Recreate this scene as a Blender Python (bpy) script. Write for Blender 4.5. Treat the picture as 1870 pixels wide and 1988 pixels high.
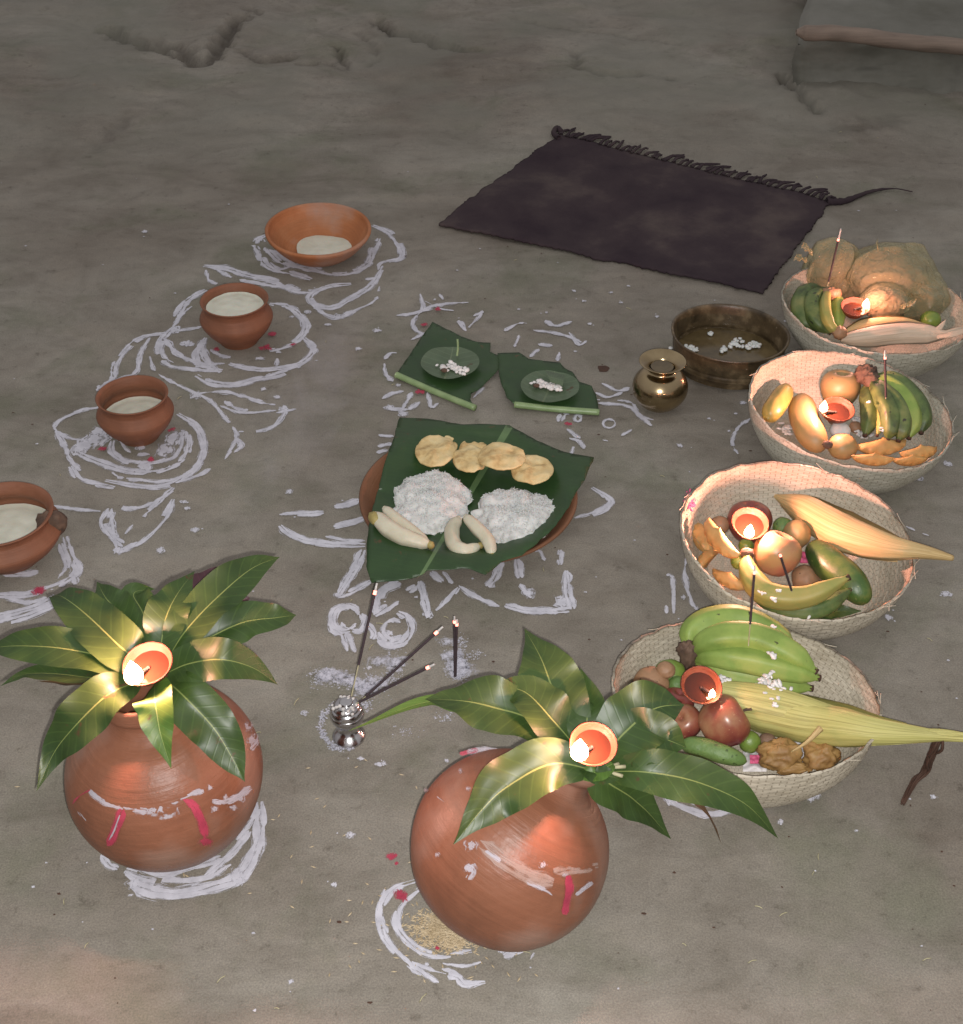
import bpy, math, random
import numpy as np
from mathutils import Vector, Matrix, noise
random.seed(7)
for o in list(bpy.data.objects): bpy.data.objects.remove(o)
scn = bpy.context.scene
C = scn.collection
# ------------------------------------------------------------------ camera
H, FP, CX, CY = 1.4, 2600.0, 935.0, 994.0
TH = math.radians(38.7)
cam = bpy.data.cameras.new('camera'); co = bpy.data.objects.new('camera', cam); C.objects.link(co)
cam.sensor_fit = 'HORIZONTAL'; cam.sensor_width = 36; cam.lens = 36*FP/1870
cam.clip_start = .02; cam.clip_end = 200
co.location = (0, 0, H); co.rotation_euler = (math.pi/2-TH, 0, 0)
scn.camera = co
scn.view_settings.view_transform = 'Standard'; scn.view_settings.look = 'None'
scn.view_settings.exposure = 0.62; scn.view_settings.gamma = 1
# ------------------------------------------------------------------ night ambient
w = bpy.data.worlds.new('World'); scn.world = w; w.use_nodes = True
wn = w.node_tree.nodes; wl = w.node_tree.links
bg = wn['Background']; tc = wn.new('ShaderNodeTexCoord'); sp = wn.new('ShaderNodeSeparateXYZ')
rp = wn.new('ShaderNodeValToRGB'); wl.new(tc.outputs['Generated'], sp.inputs[0]); wl.new(sp.outputs['Z'], rp.inputs[0])
rp.color_ramp.elements[0].color = (.50, .46, .46, 1); rp.color_ramp.elements[1].color = (1.0, .97, .98, 1)
wl.new(rp.outputs[0], bg.inputs[0]); bg.inputs[1].default_value = .395
# the phone's flash, a few centimetres below its lens
fl = bpy.data.lights.new('phone_flash', 'POINT'); fl.energy = 80; fl.color = (1, .97, .95); fl.shadow_soft_size = .006
fo = bpy.data.objects.new('phone_flash', fl); C.objects.link(fo); fo.location = (.014, -.004, H-.022)

# ------------------------------------------------------------------ from a place in view to a place on a level
F_ = Vector((0, math.cos(TH), -math.sin(TH))); U_ = Vector((0, math.sin(TH), math.cos(TH))); CAM = Vector((0, 0, H))
def ray(x, y): return (F_*FP + Vector((1, 0, 0))*(x-CX) - U_*(y-CY))
def G(x, y, z=0.0):
    d = ray(x, y); t = (z-H)/d.z
    return CAM + d*t
def SC(x, y, z=0.0):                      # metres per unit there
    return (z-H)/ray(x, y).z
REG = dict(A=(0, 342.8, .4547), B=(685.7, 529.8, .46667), C=(529.8, 779.2, .36667), D=(561, 1090.8, .23333),
           E=(0, 1028.5, .37618), F=(561, 1184.3, .53333), H=(1153.2, 1153.2, .38333), I=(1277.8, 841.5, .31667),
           J=(1402.5, 654.5, .25), K=(1464.8, 405.2, .21667), L=(0, 0, .5), M=(810.3, 0, .56667), O=(0, 0, 1))
def px(r, x, y):
    a, b, k = REG[r]; return a+k*x, b+k*y
def P(r, x, y, z=0.0): return G(*px(r, x, y), z)
def W(r, x, y, wd, z=0.0): return wd*REG[r][2]*SC(*px(r, x, y), z)

# ------------------------------------------------------------------ objects
def _off(o):
    v = Vector((0, 0, 0))
    while o: v = v + o.location; o = o.parent
    return v
def tag(o, label, cat, group=None, kind=None):
    if label: o['label'] = label
    if cat: o['category'] = cat
    if group: o['group'] = group
    if kind: o['kind'] = kind
    return o
def thing(name, loc, label, cat, group=None):
    o = bpy.data.objects.new(name, None); C.objects.link(o); o.location = loc; o.empty_display_size = .03
    return tag(o, label, cat, group)
def mk(name, V, F, m, parent=None, uv=None, smooth=True, at=None):
    off = _off(parent)
    if at is None:
        if parent is None:
            a = np.array([tuple(v) for v in V]); at = Vector((a[:, 0].mean(), a[:, 1].mean(), a[:, 2].min()))
        else:
            at = off
    me = bpy.data.meshes.new(name)
    me.from_pydata([tuple(Vector(v)-at) for v in V], [], F)
    if uv:
        l = me.uv_layers.new(name='UVMap'); l.data.foreach_set('uv', [c for f in uv for p in f for c in p])
    if smooth: me.polygons.foreach_set('use_smooth', [True]*len(me.polygons))
    if m: me.materials.append(m)
    me.update()
    o = bpy.data.objects.new(name, me); C.objects.link(o); o.parent = parent; o.location = at-off
    return o
def grid(fn, nu, nv, wrap=False, base=0):
    V = []; F = []; UV = []
    n = nu if wrap else nu+1
    for j in range(nv+1):
        for i in range(n): V.append(fn(i/nu, j/nv))
    for j in range(nv):
        for i in range(nu):
            a = base+j*n+i; b = base+j*n+(i+1) % n
            F.append((a, b, b+n, a+n)); UV.append(((i/nu, j/nv), ((i+1)/nu, j/nv), ((i+1)/nu, (j+1)/nv), (i/nu, (j+1)/nv)))
    return V, F, UV
class MB:
    def __init__(s): s.V = []; s.F = []; s.UV = []
    def add(s, g):
        b = len(s.V); s.V += g[0]; s.F += [tuple(i+b for i in f) for f in g[1]]
        s.UV += g[2] if len(g) > 2 and g[2] else [tuple((0, 0) for _ in f) for f in g[1]]
        return s
    def build(s, name, m, parent=None, smooth=True, at=None): return mk(name, s.V, s.F, m, parent, s.UV, smooth, at)
def nz(p, s=1.0, seed=0.0): return noise.noise(Vector((p[0]*s+seed*7.3, p[1]*s-seed*3.1, p[2]*s+seed*1.7)))
def fb(p, s=1.0, seed=0.0, o=4):
    a = 0; g = 1; q = s
    for _ in range(o): a += g*nz(p, q, seed); g *= .5; q *= 2.1
    return a
def lerp(a, b, t): return a+(b-a)*t
def curve(pts, n):                       # Catmull-Rom through pts (Vectors), n+1 samples
    q = [pts[0]*2-pts[1]]+list(pts)+[pts[-1]*2-pts[-2]]
    out = []
    m = len(pts)-1
    for k in range(n+1):
        t = k/n*m; i = min(int(t), m-1); f = t-i
        a, b, c, d = q[i], q[i+1], q[i+2], q[i+3]
        out.append(.5*((2*b)+(c-a)*f+(2*a-5*b+4*c-d)*f*f+(3*b-a-3*c+d)*f**3))
    return out
def prof(tab, t):
    for (a, x), (b, y) in zip(tab, tab[1:]):
        if t <= b: return lerp(x, y, (t-a)/(b-a) if b > a else 0)
    return tab[-1][1]
def sweep(pts, rad, nu=16, nv=None, sec=None, cap=True):
    nv = nv or 24
    c = curve(pts, nv) if len(pts) > 2 else [pts[0].lerp(pts[1], k/nv) for k in range(nv+1)]
    T = [(c[min(k+1, nv)]-c[max(k-1, 0)]).normalized() for k in range(nv+1)]
    r0 = Vector((0, 0, 1)) if abs(T[0].z) < .9 else Vector((1, 0, 0))
    N = [(r0-T[0]*r0.dot(T[0])).normalized()]
    for k in range(1, nv+1):
        v = N[-1]-T[k]*N[-1].dot(T[k]); N.append(v.normalized())
    def fn(u, v):
        k = round(v*nv); a = 2*math.pi*u; r = rad(v)
        if sec: r *= sec(a, v)
        B = T[k].cross(N[k])
        return c[k]+N[k]*math.cos(a)*r+B*math.sin(a)*r
    g = grid(fn, nu, nv, True)
    if cap:
        V, F, UV = g
        for j, row in ((0, range(nu)), (nv, range(nv*nu, nv*nu+nu))):
            row = list(row); V.append(c[j]); ci = len(V)-1
            for i in range(nu):
                F.append((row[i], row[(i+1) % nu], ci)); UV.append(((i/nu, j/nv), ((i+1)/nu, j/nv), ((i+.5)/nu, j/nv)))
    return g
def axmat(ax):
    ax = Vector(ax).normalized(); return Vector((0, 0, 1)).rotation_difference(ax).to_matrix()
def lathe(pr, c, ax=(0, 0, 1), nu=48, wob=0, seed=0, sub=3, sx=1, sy=1):
    M = axmat(ax); q = [Vector((a, b, 0)) for a, b in pr]; n = (len(pr)-1)*sub
    cc = curve(q, n)
    def fn(u, v):
        p = cc[round(v*n)]; a = 2*math.pi*u; r = max(p.x, 1e-5)
        if wob: r *= 1+wob*nz((math.cos(a), math.sin(a), p.y*6), 1.3, seed)
        return c+M @ Vector((r*math.cos(a)*sx, r*math.sin(a)*sy, p.y))
    return grid(fn, nu, n, True)
def ball(c, r, rot=None, n=28, amp=0, s=3, seed=0, fn2=None):
    rx, ry, rz = r if hasattr(r, '__len__') else (r, r, r)
    M = rot or Matrix.Identity(3)
    def fn(u, v):
        a = 2*math.pi*u; b = math.pi*(v-.5)
        d = Vector((math.cos(a)*math.cos(b), math.sin(a)*math.cos(b), math.sin(b)))
        k = 1+(amp*fb(d, s, seed) if amp else 0)
        if fn2: k *= fn2(d)
        return c+M @ Vector((d.x*rx*k, d.y*ry*k, d.z*rz*k))
    return grid(fn, n*2, n, True)

# ------------------------------------------------------------------ materials
def newmat(name):
    m = bpy.data.materials.new(name); m.use_nodes = True
    return m, m.node_tree.nodes, m.node_tree.links, m.node_tree.nodes['Principled BSDF']
def ramp(N, stops):
    r = N.new('ShaderNodeValToRGB'); e = r.color_ramp.elements
    while len(e) < len(stops): e.new(.5)
    for k, (p, c) in enumerate(stops): e[k].position = p; e[k].color = (*c, 1)
    return r
def coordn(N, L, coord, st):
    t = N.new('ShaderNodeTexCoord'); mp = N.new('ShaderNodeMapping'); mp.inputs['Scale'].default_value = st
    L.new(t.outputs[coord], mp.inputs[0]); return mp
def noisen(N, L, src, scale, detail=6, rough=.6, dist=0):
    n = N.new('ShaderNodeTexNoise'); n.inputs['Scale'].default_value = scale; n.inputs['Detail'].default_value = detail
    n.inputs['Roughness'].default_value = rough; n.inputs['Distortion'].default_value = dist; L.new(src.outputs[0], n.inputs['Vector']); return n
def pm(name, stops, scale=10, rough=.5, bump=0, bscale=None, coord='Object', st=(1, 1, 1), spec=.5, metal=0, coat=0, speck=None, sss=0, detail=6, dist=0):
    m, N, L, b = newmat(name)
    if not hasattr(stops[0], '__len__') : stops = [(.3, tuple(c*.8 for c in stops)), (.7, tuple(min(1, c*1.2) for c in stops))]
    src = coordn(N, L, coord, st); n = noisen(N, L, src, scale, detail, dist=dist); r = ramp(N, stops); L.new(n.outputs[0], r.inputs[0])
    col = r.outputs[0]
    if speck:                              # (scale, threshold, colour)
        v = noisen(N, L, coordn(N, L, 'Object', (1, 1, 1)), speck[0], 3); rr = ramp(N, [(speck[1], (0, 0, 0)), (min(1, speck[1]+.04), (1, 1, 1))]); L.new(v.outputs[0], rr.inputs[0])
        mx = N.new('ShaderNodeMixRGB'); L.new(rr.outputs[0], mx.inputs[0]); L.new(col, mx.inputs[1]); mx.inputs[2].default_value = (*speck[2], 1); col = mx.outputs[0]
    L.new(col, b.inputs['Base Color'])
    b.inputs['Roughness'].default_value = rough; b.inputs['Metallic'].default_value = metal
    b.inputs['Specular IOR Level'].default_value = spec; b.inputs['Coat Weight'].default_value = coat
    if sss: b.inputs['Subsurface Weight'].default_value = sss; b.inputs['Subsurface Scale'].default_value = .01
    if bump:
        bp = N.new('ShaderNodeBump'); bp.inputs['Strength'].default_value = bump; bp.inputs['Distance'].default_value = .002
        n2 = noisen(N, L, src, bscale or scale*3, 5); L.new(n2.outputs[0], bp.inputs['Height']); L.new(bp.outputs[0], b.inputs['Normal'])
    return m
def emis(name, c, s):
    m, N, L, b = newmat(name); b.inputs['Emission Color'].default_value = (*c, 1); b.inputs['Emission Strength'].default_value = s
    b.inputs['Base Color'].default_value = (*c, 1); return m

def ground_mat():
    m, N, L, b = newmat('mud_floor')
    t = N.new('ShaderNodeTexCoord')
    class S:                                # tiny adaptor
        def __init__(s, o): s.outputs = [o]
    obj = S(t.outputs['Object'])
    big = noisen(N, L, obj, 1.5, 6, .62, .3); r1 = ramp(N, [(.34, (.158, .137, .112)), (.5, (.206, .187, .157)), (.64, (.246, .230, .196))]); L.new(big.outputs[0], r1.inputs[0])
    # hand-smeared arcs
    mp = N.new('ShaderNodeMapping'); mp.inputs['Scale'].default_value = (2.0, 3.6, 2); mp.inputs['Rotation'].default_value = (0, 0, .5); L.new(t.outputs['Object'], mp.inputs[0])
    sm = noisen(N, L, mp, 1.6, 7, .62, 1.6); r2 = ramp(N, [(.32, (.62, .60, .56)), (.52, (1, 1, 1)), (.72, (1.22, 1.2, 1.16))]); L.new(sm.outputs[0], r2.inputs[0])
    mu = N.new('ShaderNodeMixRGB'); mu.blend_type = 'MULTIPLY'; mu.inputs[0].default_value = .5; L.new(r1.outputs[0], mu.inputs[1]); L.new(r2.outputs[0], mu.inputs[2])
    # green-grey damp patches
    g = noisen(N, L, obj, 3.1, 6, .65, .3); r3 = ramp(N, [(.52, (0, 0, 0)), (.66, (1, 1, 1))]); L.new(g.outputs[0], r3.inputs[0])
    mg = N.new('ShaderNodeMixRGB'); sc = N.new('ShaderNodeMath'); sc.operation = 'MULTIPLY'; sc.inputs[1].default_value = .6; L.new(r3.outputs[0], sc.inputs[0]); L.new(sc.outputs[0], mg.inputs[0])
    L.new(mu.outputs[0], mg.inputs[1]); mg.inputs[2].default_value = (.125, .128, .088, 1)
    # hand-wide blotches of damp and rubbed mud
    md = noisen(N, L, mp, 4.2, 8, .70, .8); r6 = ramp(N, [(.34, (.66, .64, .61)), (.5, (1, 1, 1)), (.66, (1.16, 1.15, 1.12))]); L.new(md.outputs[0], r6.inputs[0])
    mm = N.new('ShaderNodeMixRGB'); mm.blend_type = 'MULTIPLY'; mm.inputs[0].default_value = .36; L.new(mg.outputs[0], mm.inputs[1]); L.new(r6.outputs[0], mm.inputs[2]); mg = mm
    # dark flecks and fine grain
    f = noisen(N, L, obj, 34, 6, .75); r4 = ramp(N, [(.28, (.50, .48, .45)), (.42, (1, 1, 1)), (.7, (1.10, 1.10, 1.10))]); L.new(f.outputs[0], r4.inputs[0])
    m2 = N.new('ShaderNodeMixRGB'); m2.blend_type = 'MULTIPLY'; m2.inputs[0].default_value = .8; L.new(mg.outputs[0], m2.inputs[1]); L.new(r4.outputs[0], m2.inputs[2])
    f2 = noisen(N, L, obj, 420, 3, .7); r5 = ramp(N, [(.3, (.68, .68, .70)), (.7, (1.3, 1.3, 1.28))]); L.new(f2.outputs[0], r5.inputs[0])
    m3 = N.new('ShaderNodeMixRGB'); m3.blend_type = 'MULTIPLY'; m3.inputs[0].default_value = .8; L.new(m2.outputs[0], m3.inputs[1]); L.new(r5.outputs[0], m3.inputs[2])
    at = N.new('ShaderNodeAttribute'); at.attribute_name = 'crack_shade'
    m4 = N.new('ShaderNodeMixRGB'); L.new(at.outputs['Fac'], m4.inputs[0]); L.new(m3.outputs[0], m4.inputs[1]); m4.inputs[2].default_value = (.035, .026, .019, 1)  # shade inside the cracks, painted into the ground colour
    at2 = N.new('ShaderNodeAttribute'); at2.attribute_name = 'plaster'
    m5 = N.new('ShaderNodeMixRGB'); sc2 = N.new('ShaderNodeMath'); sc2.operation = 'MULTIPLY'; sc2.inputs[1].default_value = .55; L.new(at2.outputs['Fac'], sc2.inputs[0]); L.new(sc2.outputs[0], m5.inputs[0])
    L.new(m4.outputs[0], m5.inputs[1]); m5.inputs[2].default_value = (.185, .182, .150, 1)
    L.new(m5.outputs[0], b.inputs['Base Color']); b.inputs['Roughness'].default_value = .78; b.inputs['Specular IOR Level'].default_value = .3
    ad = N.new('ShaderNodeMath'); ad.operation = 'ADD'; hm = N.new('ShaderNodeMath'); hm.operation = 'MULTIPLY'; hm.inputs[1].default_value = .25
    L.new(f2.outputs[0], hm.inputs[0]); L.new(f.outputs[0], ad.inputs[0]); L.new(hm.outputs[0], ad.inputs[1])
    ad2 = N.new('ShaderNodeMath'); ad2.operation = 'ADD'; L.new(ad.outputs[0], ad2.inputs[0]); L.new(sm.outputs[0], ad2.inputs[1])
    bp = N.new('ShaderNodeBump'); bp.inputs['Strength'].default_value = .42; bp.inputs['Distance'].default_value = .004; L.new(ad2.outputs[0], bp.inputs['Height']); L.new(bp.outputs[0], b.inputs['Normal'])
    return m
def clay_mat(name, c1, c2, c3, rough=.65, soot=0):
    m, N, L, b = newmat(name)
    src = coordn(N, L, 'Object', (1, 1, 1)); n = noisen(N, L, src, 9, 6, .6, .4)
    r = ramp(N, [(.3, c1), (.5, c2), (.72, c3)]); L.new(n.outputs[0], r.inputs[0])
    uvm = coordn(N, L, 'UV', (3, 60, 1)); n2 = noisen(N, L, uvm, 1.5, 4, .6); r2 = ramp(N, [(.3, (.84, .82, .8)), (.7, (1.12, 1.12, 1.12))]); L.new(n2.outputs[0], r2.inputs[0])
    mu = N.new('ShaderNodeMixRGB'); mu.blend_type = 'MULTIPLY'; mu.inputs[0].default_value = .5; L.new(r.outputs[0], mu.inputs[1]); L.new(r2.outputs[0], mu.inputs[2])
    col = mu.outputs[0]
    if soot:
        s2 = coordn(N, L, 'Object', (1, 1, 1)); n3 = noisen(N, L, s2, soot, 4, .6); r3 = ramp(N, [(.50, (0, 0, 0)), (.70, (1, 1, 1))]); L.new(n3.outputs[0], r3.inputs[0])
        k = N.new('ShaderNodeMath'); k.operation = 'MULTIPLY'; k.inputs[1].default_value = .65; L.new(r3.outputs[0], k.inputs[0])
        mx = N.new('ShaderNodeMixRGB'); L.new(k.outputs[0], mx.inputs[0]); L.new(col, mx.inputs[1]); mx.inputs[2].default_value = (.33, .25, .21, 1); col = mx.outputs[0]
    L.new(col, b.inputs['Base Color']); b.inputs['Roughness'].default_value = rough; b.inputs['Specular IOR Level'].default_value = .35
    bp = N.new('ShaderNodeBump'); bp.inputs['Strength'].default_value = .55; bp.inputs['Distance'].default_value = .0018
    n4 = noisen(N, L, src, 60, 5); ad = N.new('ShaderNodeMath'); ad.operation = 'ADD'; L.new(n4.outputs[0], ad.inputs[0]); L.new(n2.outputs[0], ad.inputs[1]); L.new(ad.outputs[0], bp.inputs['Height']); L.new(bp.outputs[0], b.inputs['Normal'])
    return m
def leaf_mat(name, dark, light, rib, nlat=13, rough=.42, lat=.20, latsl=1.4, trans=.25):
    m, N, L, b = newmat(name)
    t = N.new('ShaderNodeTexCoord'); s = N.new('ShaderNodeSeparateXYZ'); L.new(t.outputs['UV'], s.inputs[0])
    def M_(op, a, bb=None, c=None):
        n = N.new('ShaderNodeMath'); n.operation = op
        for k, q in enumerate((a, bb, c)):
            if q is None: continue
            if isinstance(q, (int, float)): n.inputs[k].default_value = q
            else: L.new(q, n.inputs[k])
        return n.outputs[0]
    au = M_('ABSOLUTE', M_('SUBTRACT', M_('MULTIPLY', s.outputs['X'], 2), 1))
    mid = M_('LESS_THAN', au, M_('MULTIPLY_ADD', s.outputs['Y'], -.022, .036))
    fr = M_('FRACT', M_('SUBTRACT', M_('MULTIPLY', s.outputs['Y'], nlat), M_('MULTIPLY', au, latsl)))
    dd = M_('ABSOLUTE', M_('SUBTRACT', fr, .5)); lt = M_('MULTIPLY', M_('SUBTRACT', 1, M_('MINIMUM', M_('MULTIPLY', dd, 9), 1)), lat)
    src = coordn(N, L, 'Object', (1, 1, 1)); n = noisen(N, L, src, 16, 5); r = ramp(N, [(.3, dark), (.72, light)]); L.new(n.outputs[0], r.inputs[0])
    m1 = N.new('ShaderNodeMixRGB'); L.new(lt, m1.inputs[0]); L.new(r.outputs[0], m1.inputs[1]); m1.inputs[2].default_value = (*tuple(min(1, c*1.9) for c in light), 1)
    m2 = N.new('ShaderNodeMixRGB'); L.new(mid, m2.inputs[0]); L.new(m1.outputs[0], m2.inputs[1]); m2.inputs[2].default_value = (*rib, 1)
    sp_ = noisen(N, L, src, 38, 4, .6); rs = ramp(N, [(.66, (0, 0, 0)), (.72, (1, 1, 1))]); L.new(sp_.outputs[0], rs.inputs[0])
    m3 = N.new('ShaderNodeMixRGB'); L.new(rs.outputs[0], m3.inputs[0]); L.new(m2.outputs[0], m3.inputs[1]); m3.inputs[2].default_value = (.09, .05, .022, 1); m2 = m3
    L.new(m2.outputs[0], b.inputs['Base Color']); b.inputs['Roughness'].default_value = rough
    hb = M_('ADD', M_('MULTIPLY', lt, -1), M_('MULTIPLY', n.outputs[0], .6)); bp = N.new('ShaderNodeBump'); bp.inputs['Strength'].default_value = .35; bp.inputs['Distance'].default_value = .0012; L.new(hb, bp.inputs['Height']); L.new(bp.outputs[0], b.inputs['Normal'])
    tr = N.new('ShaderNodeBsdfTranslucent'); L.new(m2.outputs[0], tr.inputs[0]); ms = N.new('ShaderNodeMixShader'); ms.inputs[0].default_value = trans
    L.new(b.outputs[0], ms.inputs[1]); L.new(tr.outputs[0], ms.inputs[2]); L.new(ms.outputs[0], N['Material Output'].inputs[0])
    return m
def weave_mat(name, c1, c2, dark, sx=60, sy=30):
    m, N, L, b = newmat(name)
    mp = coordn(N, L, 'UV', (sx, sy, 1))
    br = N.new('ShaderNodeTexBrick'); br.inputs['Scale'].default_value = 1; br.inputs['Brick Width'].default_value = 1; br.inputs['Row Height'].default_value = 1
    br.inputs['Mortar Size'].default_value = .07; br.inputs['Mortar Smooth'].default_value = .6; br.offset = .5
    br.inputs['Color1'].default_value = (*c1, 1); br.inputs['Color2'].default_value = (*c2, 1); br.inputs['Mortar'].default_value = (*dark, 1)
    L.new(mp.outputs[0], br.inputs[0])
    src = coordn(N, L, 'Object', (1, 1, 3)); n = noisen(N, L, src, 12, 6, .65); r = ramp(N, [(.32, (.7, .66, .58)), (.6, (1.08, 1.06, 1.02))]); L.new(n.outputs[0], r.inputs[0])
    st = coordn(N, L, 'UV', (14, 260, 1)); n2 = noisen(N, L, st, 1.2, 3); r2 = ramp(N, [(.3, (.78, .76, .72)), (.7, (1.12, 1.12, 1.12))]); L.new(n2.outputs[0], r2.inputs[0])
    a = N.new('ShaderNodeMixRGB'); a.blend_type = 'MULTIPLY'; a.inputs[0].default_value = .8; L.new(br.outputs[0], a.inputs[1]); L.new(r.outputs[0], a.inputs[2])
    a2 = N.new('ShaderNodeMixRGB'); a2.blend_type = 'MULTIPLY'; a2.inputs[0].default_value = .7; L.new(a.outputs[0], a2.inputs[1]); L.new(r2.outputs[0], a2.inputs[2])
    L.new(a2.outputs[0], b.inputs['Base Color']); b.inputs['Roughness'].default_value = .55
    bp = N.new('ShaderNodeBump'); bp.inputs['Strength'].default_value = .5; bp.inputs['Distance'].default_value = .0015; L.new(n2.outputs[0], bp.inputs['Height']); L.new(bp.outputs[0], b.inputs['Normal'])
    return m
MT = {}
MT['ground'] = ground_mat()
MT['clay'] = clay_mat('terracotta', (.155, .062, .033), (.205, .082, .043), (.25, .11, .063), .6)
MT['clay_pot'] = clay_mat('terracotta_pot', (.150, .060, .033), (.205, .083, .046), (.25, .112, .068), .42, soot=4)
MT['clay_dark'] = clay_mat('terracotta_brown', (.12, .052, .026), (.17, .075, .036), (.21, .095, .05), .6)
MT['clay_bowl'] = clay_mat('terracotta_bowl', (.30, .11, .042), (.36, .135, .052), (.42, .18, .08), .6, soot=7)
MT['paste'] = pm('rice_paste', [(.25, (.38, .38, .425)), (.6, (.56, .56, .62))], 40, .7)
MT['red'] = pm('vermilion', (.40, .04, .08), 60, .7)
def soften(m, ns=110., gain=2.3, bias=.65, top=.94, hair=.95):
    """wet paste: uv x runs across a stroke (0 and 1 its edges), y along it in stroke widths"""
    N, L = m.node_tree.nodes, m.node_tree.links; b = N['Principled BSDF']
    def M_(op, *q):
        n = N.new('ShaderNodeMath'); n.operation = op
        for k, v in enumerate(q):
            if isinstance(v, (int, float)): n.inputs[k].default_value = v
            else: L.new(v, n.inputs[k])
        return n
    t = N.new('ShaderNodeTexCoord'); s = N.new('ShaderNodeSeparateXYZ'); L.new(t.outputs['UV'], s.inputs[0])
    n = N.new('ShaderNodeTexNoise'); n.inputs['Scale'].default_value = ns; n.inputs['Detail'].default_value = 5; n.inputs['Roughness'].default_value = .7; L.new(t.outputs['Object'], n.inputs['Vector'])
    mp = N.new('ShaderNodeMapping'); mp.inputs['Scale'].default_value = (5.5, .38, 1); L.new(t.outputs['UV'], mp.inputs[0])
    h = N.new('ShaderNodeTexNoise'); h.inputs['Scale'].default_value = 1; h.inputs['Detail'].default_value = 4; h.inputs['Roughness'].default_value = .6; L.new(mp.outputs[0], h.inputs['Vector'])
    edge = M_('SUBTRACT', 1, M_('ABSOLUTE', M_('MULTIPLY_ADD', s.outputs['X'], 2, -1).outputs[0]).outputs[0])
    e2 = M_('MULTIPLY', edge.outputs[0], gain); n2 = M_('MULTIPLY', M_('SUBTRACT', n.outputs[0], .5).outputs[0], 2.2); h2 = M_('MULTIPLY', M_('SUBTRACT', h.outputs[0], .5).outputs[0], 7.0*hair)
    z = M_('ADD', M_('ADD', e2.outputs[0], n2.outputs[0]).outputs[0], M_('ADD', h2.outputs[0], .55-bias).outputs[0]); z.use_clamp = True
    k = M_('MULTIPLY', z.outputs[0], top); L.new(k.outputs[0], b.inputs['Alpha'])
    return m
soften(MT['paste']); soften(MT['red'], top=.75)
MT['powder'] = soften(pm('flour_powder', [(.25, (.40, .40, .46)), (.6, (.55, .55, .62))], 40, .8), 260., 1.3, .75, .9, .3)
MT['leaf'] = leaf_mat('mango_leaf', (.026, .054, .014), (.055, .098, .022), (.20, .25, .075))
MT['leaf2'] = leaf_mat('mango_leaf_young', (.07, .13, .022), (.10, .19, .035), (.32, .40, .14))
MT['leaf_dry'] = leaf_mat('dried_leaf', (.10, .055, .025), (.16, .09, .04), (.26, .17, .08), rough=.6)
MT['leaf_purple'] = leaf_mat('purple_leaf', (.045, .018, .025), (.09, .035, .045), (.2, .1, .08), rough=.5)
MT['banana_leaf'] = leaf_mat('banana_leaf', (.018, .046, .014), (.030, .070, .020), (.10, .17, .07), nlat=42, lat=.10, latsl=1.5, rough=.42, trans=.1)
MT['rib'] = pm('leaf_rib', [(.3, (.16, .24, .10)), (.7, (.26, .35, .17))], 30, .4)
MT['betel'] = leaf_mat('betel_leaf', (.09, .135, .075), (.13, .18, .11), (.17, .22, .13), nlat=7, lat=.2, latsl=1.0, rough=.35)
MT['bamboo'] = weave_mat('bamboo_weave', (.60, .56, .47), (.53, .49, .41), (.33, .29, .23))
MT['bamboo2'] = weave_mat('bamboo_weave_grey', (.54, .53, .46), (.47, .46, .39), (.30, .28, .23))
MT['oil'] = pm('lamp_oil', (.040, .012, .006), 20, .06)
MT['clay_lamp'] = clay_mat('terracotta_lamp', (.085, .024, .012), (.115, .034, .017), (.15, .05, .028), .5)
MT['wick'] = pm('charred_wick', (.03, .02, .015), 50, .9)
MT['flame'] = emis('flame', (1, .72, .40), 26)
MT['ember'] = emis('ember', (1, .22, .16), 3.0)
MT['ash'] = pm('incense_ash', (.50, .48, .46), 200, .9)
MT['incense'] = pm('incense_coating', (.040, .026, .030), 200, .9, .4)
MT['stick'] = pm('bamboo_stick', (.36, .33, .20), 80, .6)
MT['milk'] = pm('milk', [(.3, (.50, .50, .41)), (.6, (.60, .60, .50))], 30, .35, .3, 80, sss=.1)
MT['rice'] = pm('cooked_rice', [(.3, (.52, .52, .50)), (.7, (.64, .64, .62))], 60, .5, .9, 130, sss=.1)
MT['puri'] = pm('fried_puri', [(.3, (.34, .20, .07)), (.48, (.60, .44, .20)), (.72, (.68, .56, .31))], 34, .5, .7, 70)
MT['banana_flesh'] = pm('banana_flesh', [(.3, (.46, .42, .30)), (.7, (.58, .55, .43))], 30, .45, .25, 60, sss=.1)
MT['banana_end'] = pm('banana_end', (.30, .24, .08), 60, .6)
MT['banana_green'] = pm('banana_green', [(.3, (.14, .215, .045)), (.52, (.22, .31, .07)), (.72, (.32, .36, .10))], 16, .5, .35, 50, spec=.35, speck=(60, .685, (.045, .045, .02)))
MT['banana_dark'] = pm('banana_dark_green', [(.34, (.028, .045, .016)), (.50, (.085, .13, .035)), (.68, (.17, .19, .065))], 22, .5, .15, 60, speck=(50, .64, (.02, .02, .012)))
MT['banana_yellow'] = pm('banana_yellow', [(.3, (.19, .24, .055)), (.7, (.38, .30, .09))], 14, .5, .15, 60, speck=(45, .68, (.04, .03, .015)))
MT['stem_dark'] = pm('bunch_stem', [(.3, (.05, .03, .022)), (.7, (.14, .085, .055))], 60, .8, .6, 90)
MT['apple'] = pm('apple_skin', [(.36, (.34, .20, .10)), (.5, (.24, .075, .045)), (.62, (.15, .026, .026))], 11, .3, st=(1, 1, .7), speck=(170, .66, (.34, .20, .11)), coat=.0)
MT['apple3'] = pm('apple_skin_pale', [(.38, (.36, .27, .11)), (.52, (.38, .17, .09)), (.66, (.30, .06, .06))], 7, .4, st=(1, 1, 1), speck=(150, .68, (.40, .28, .14)))
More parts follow.
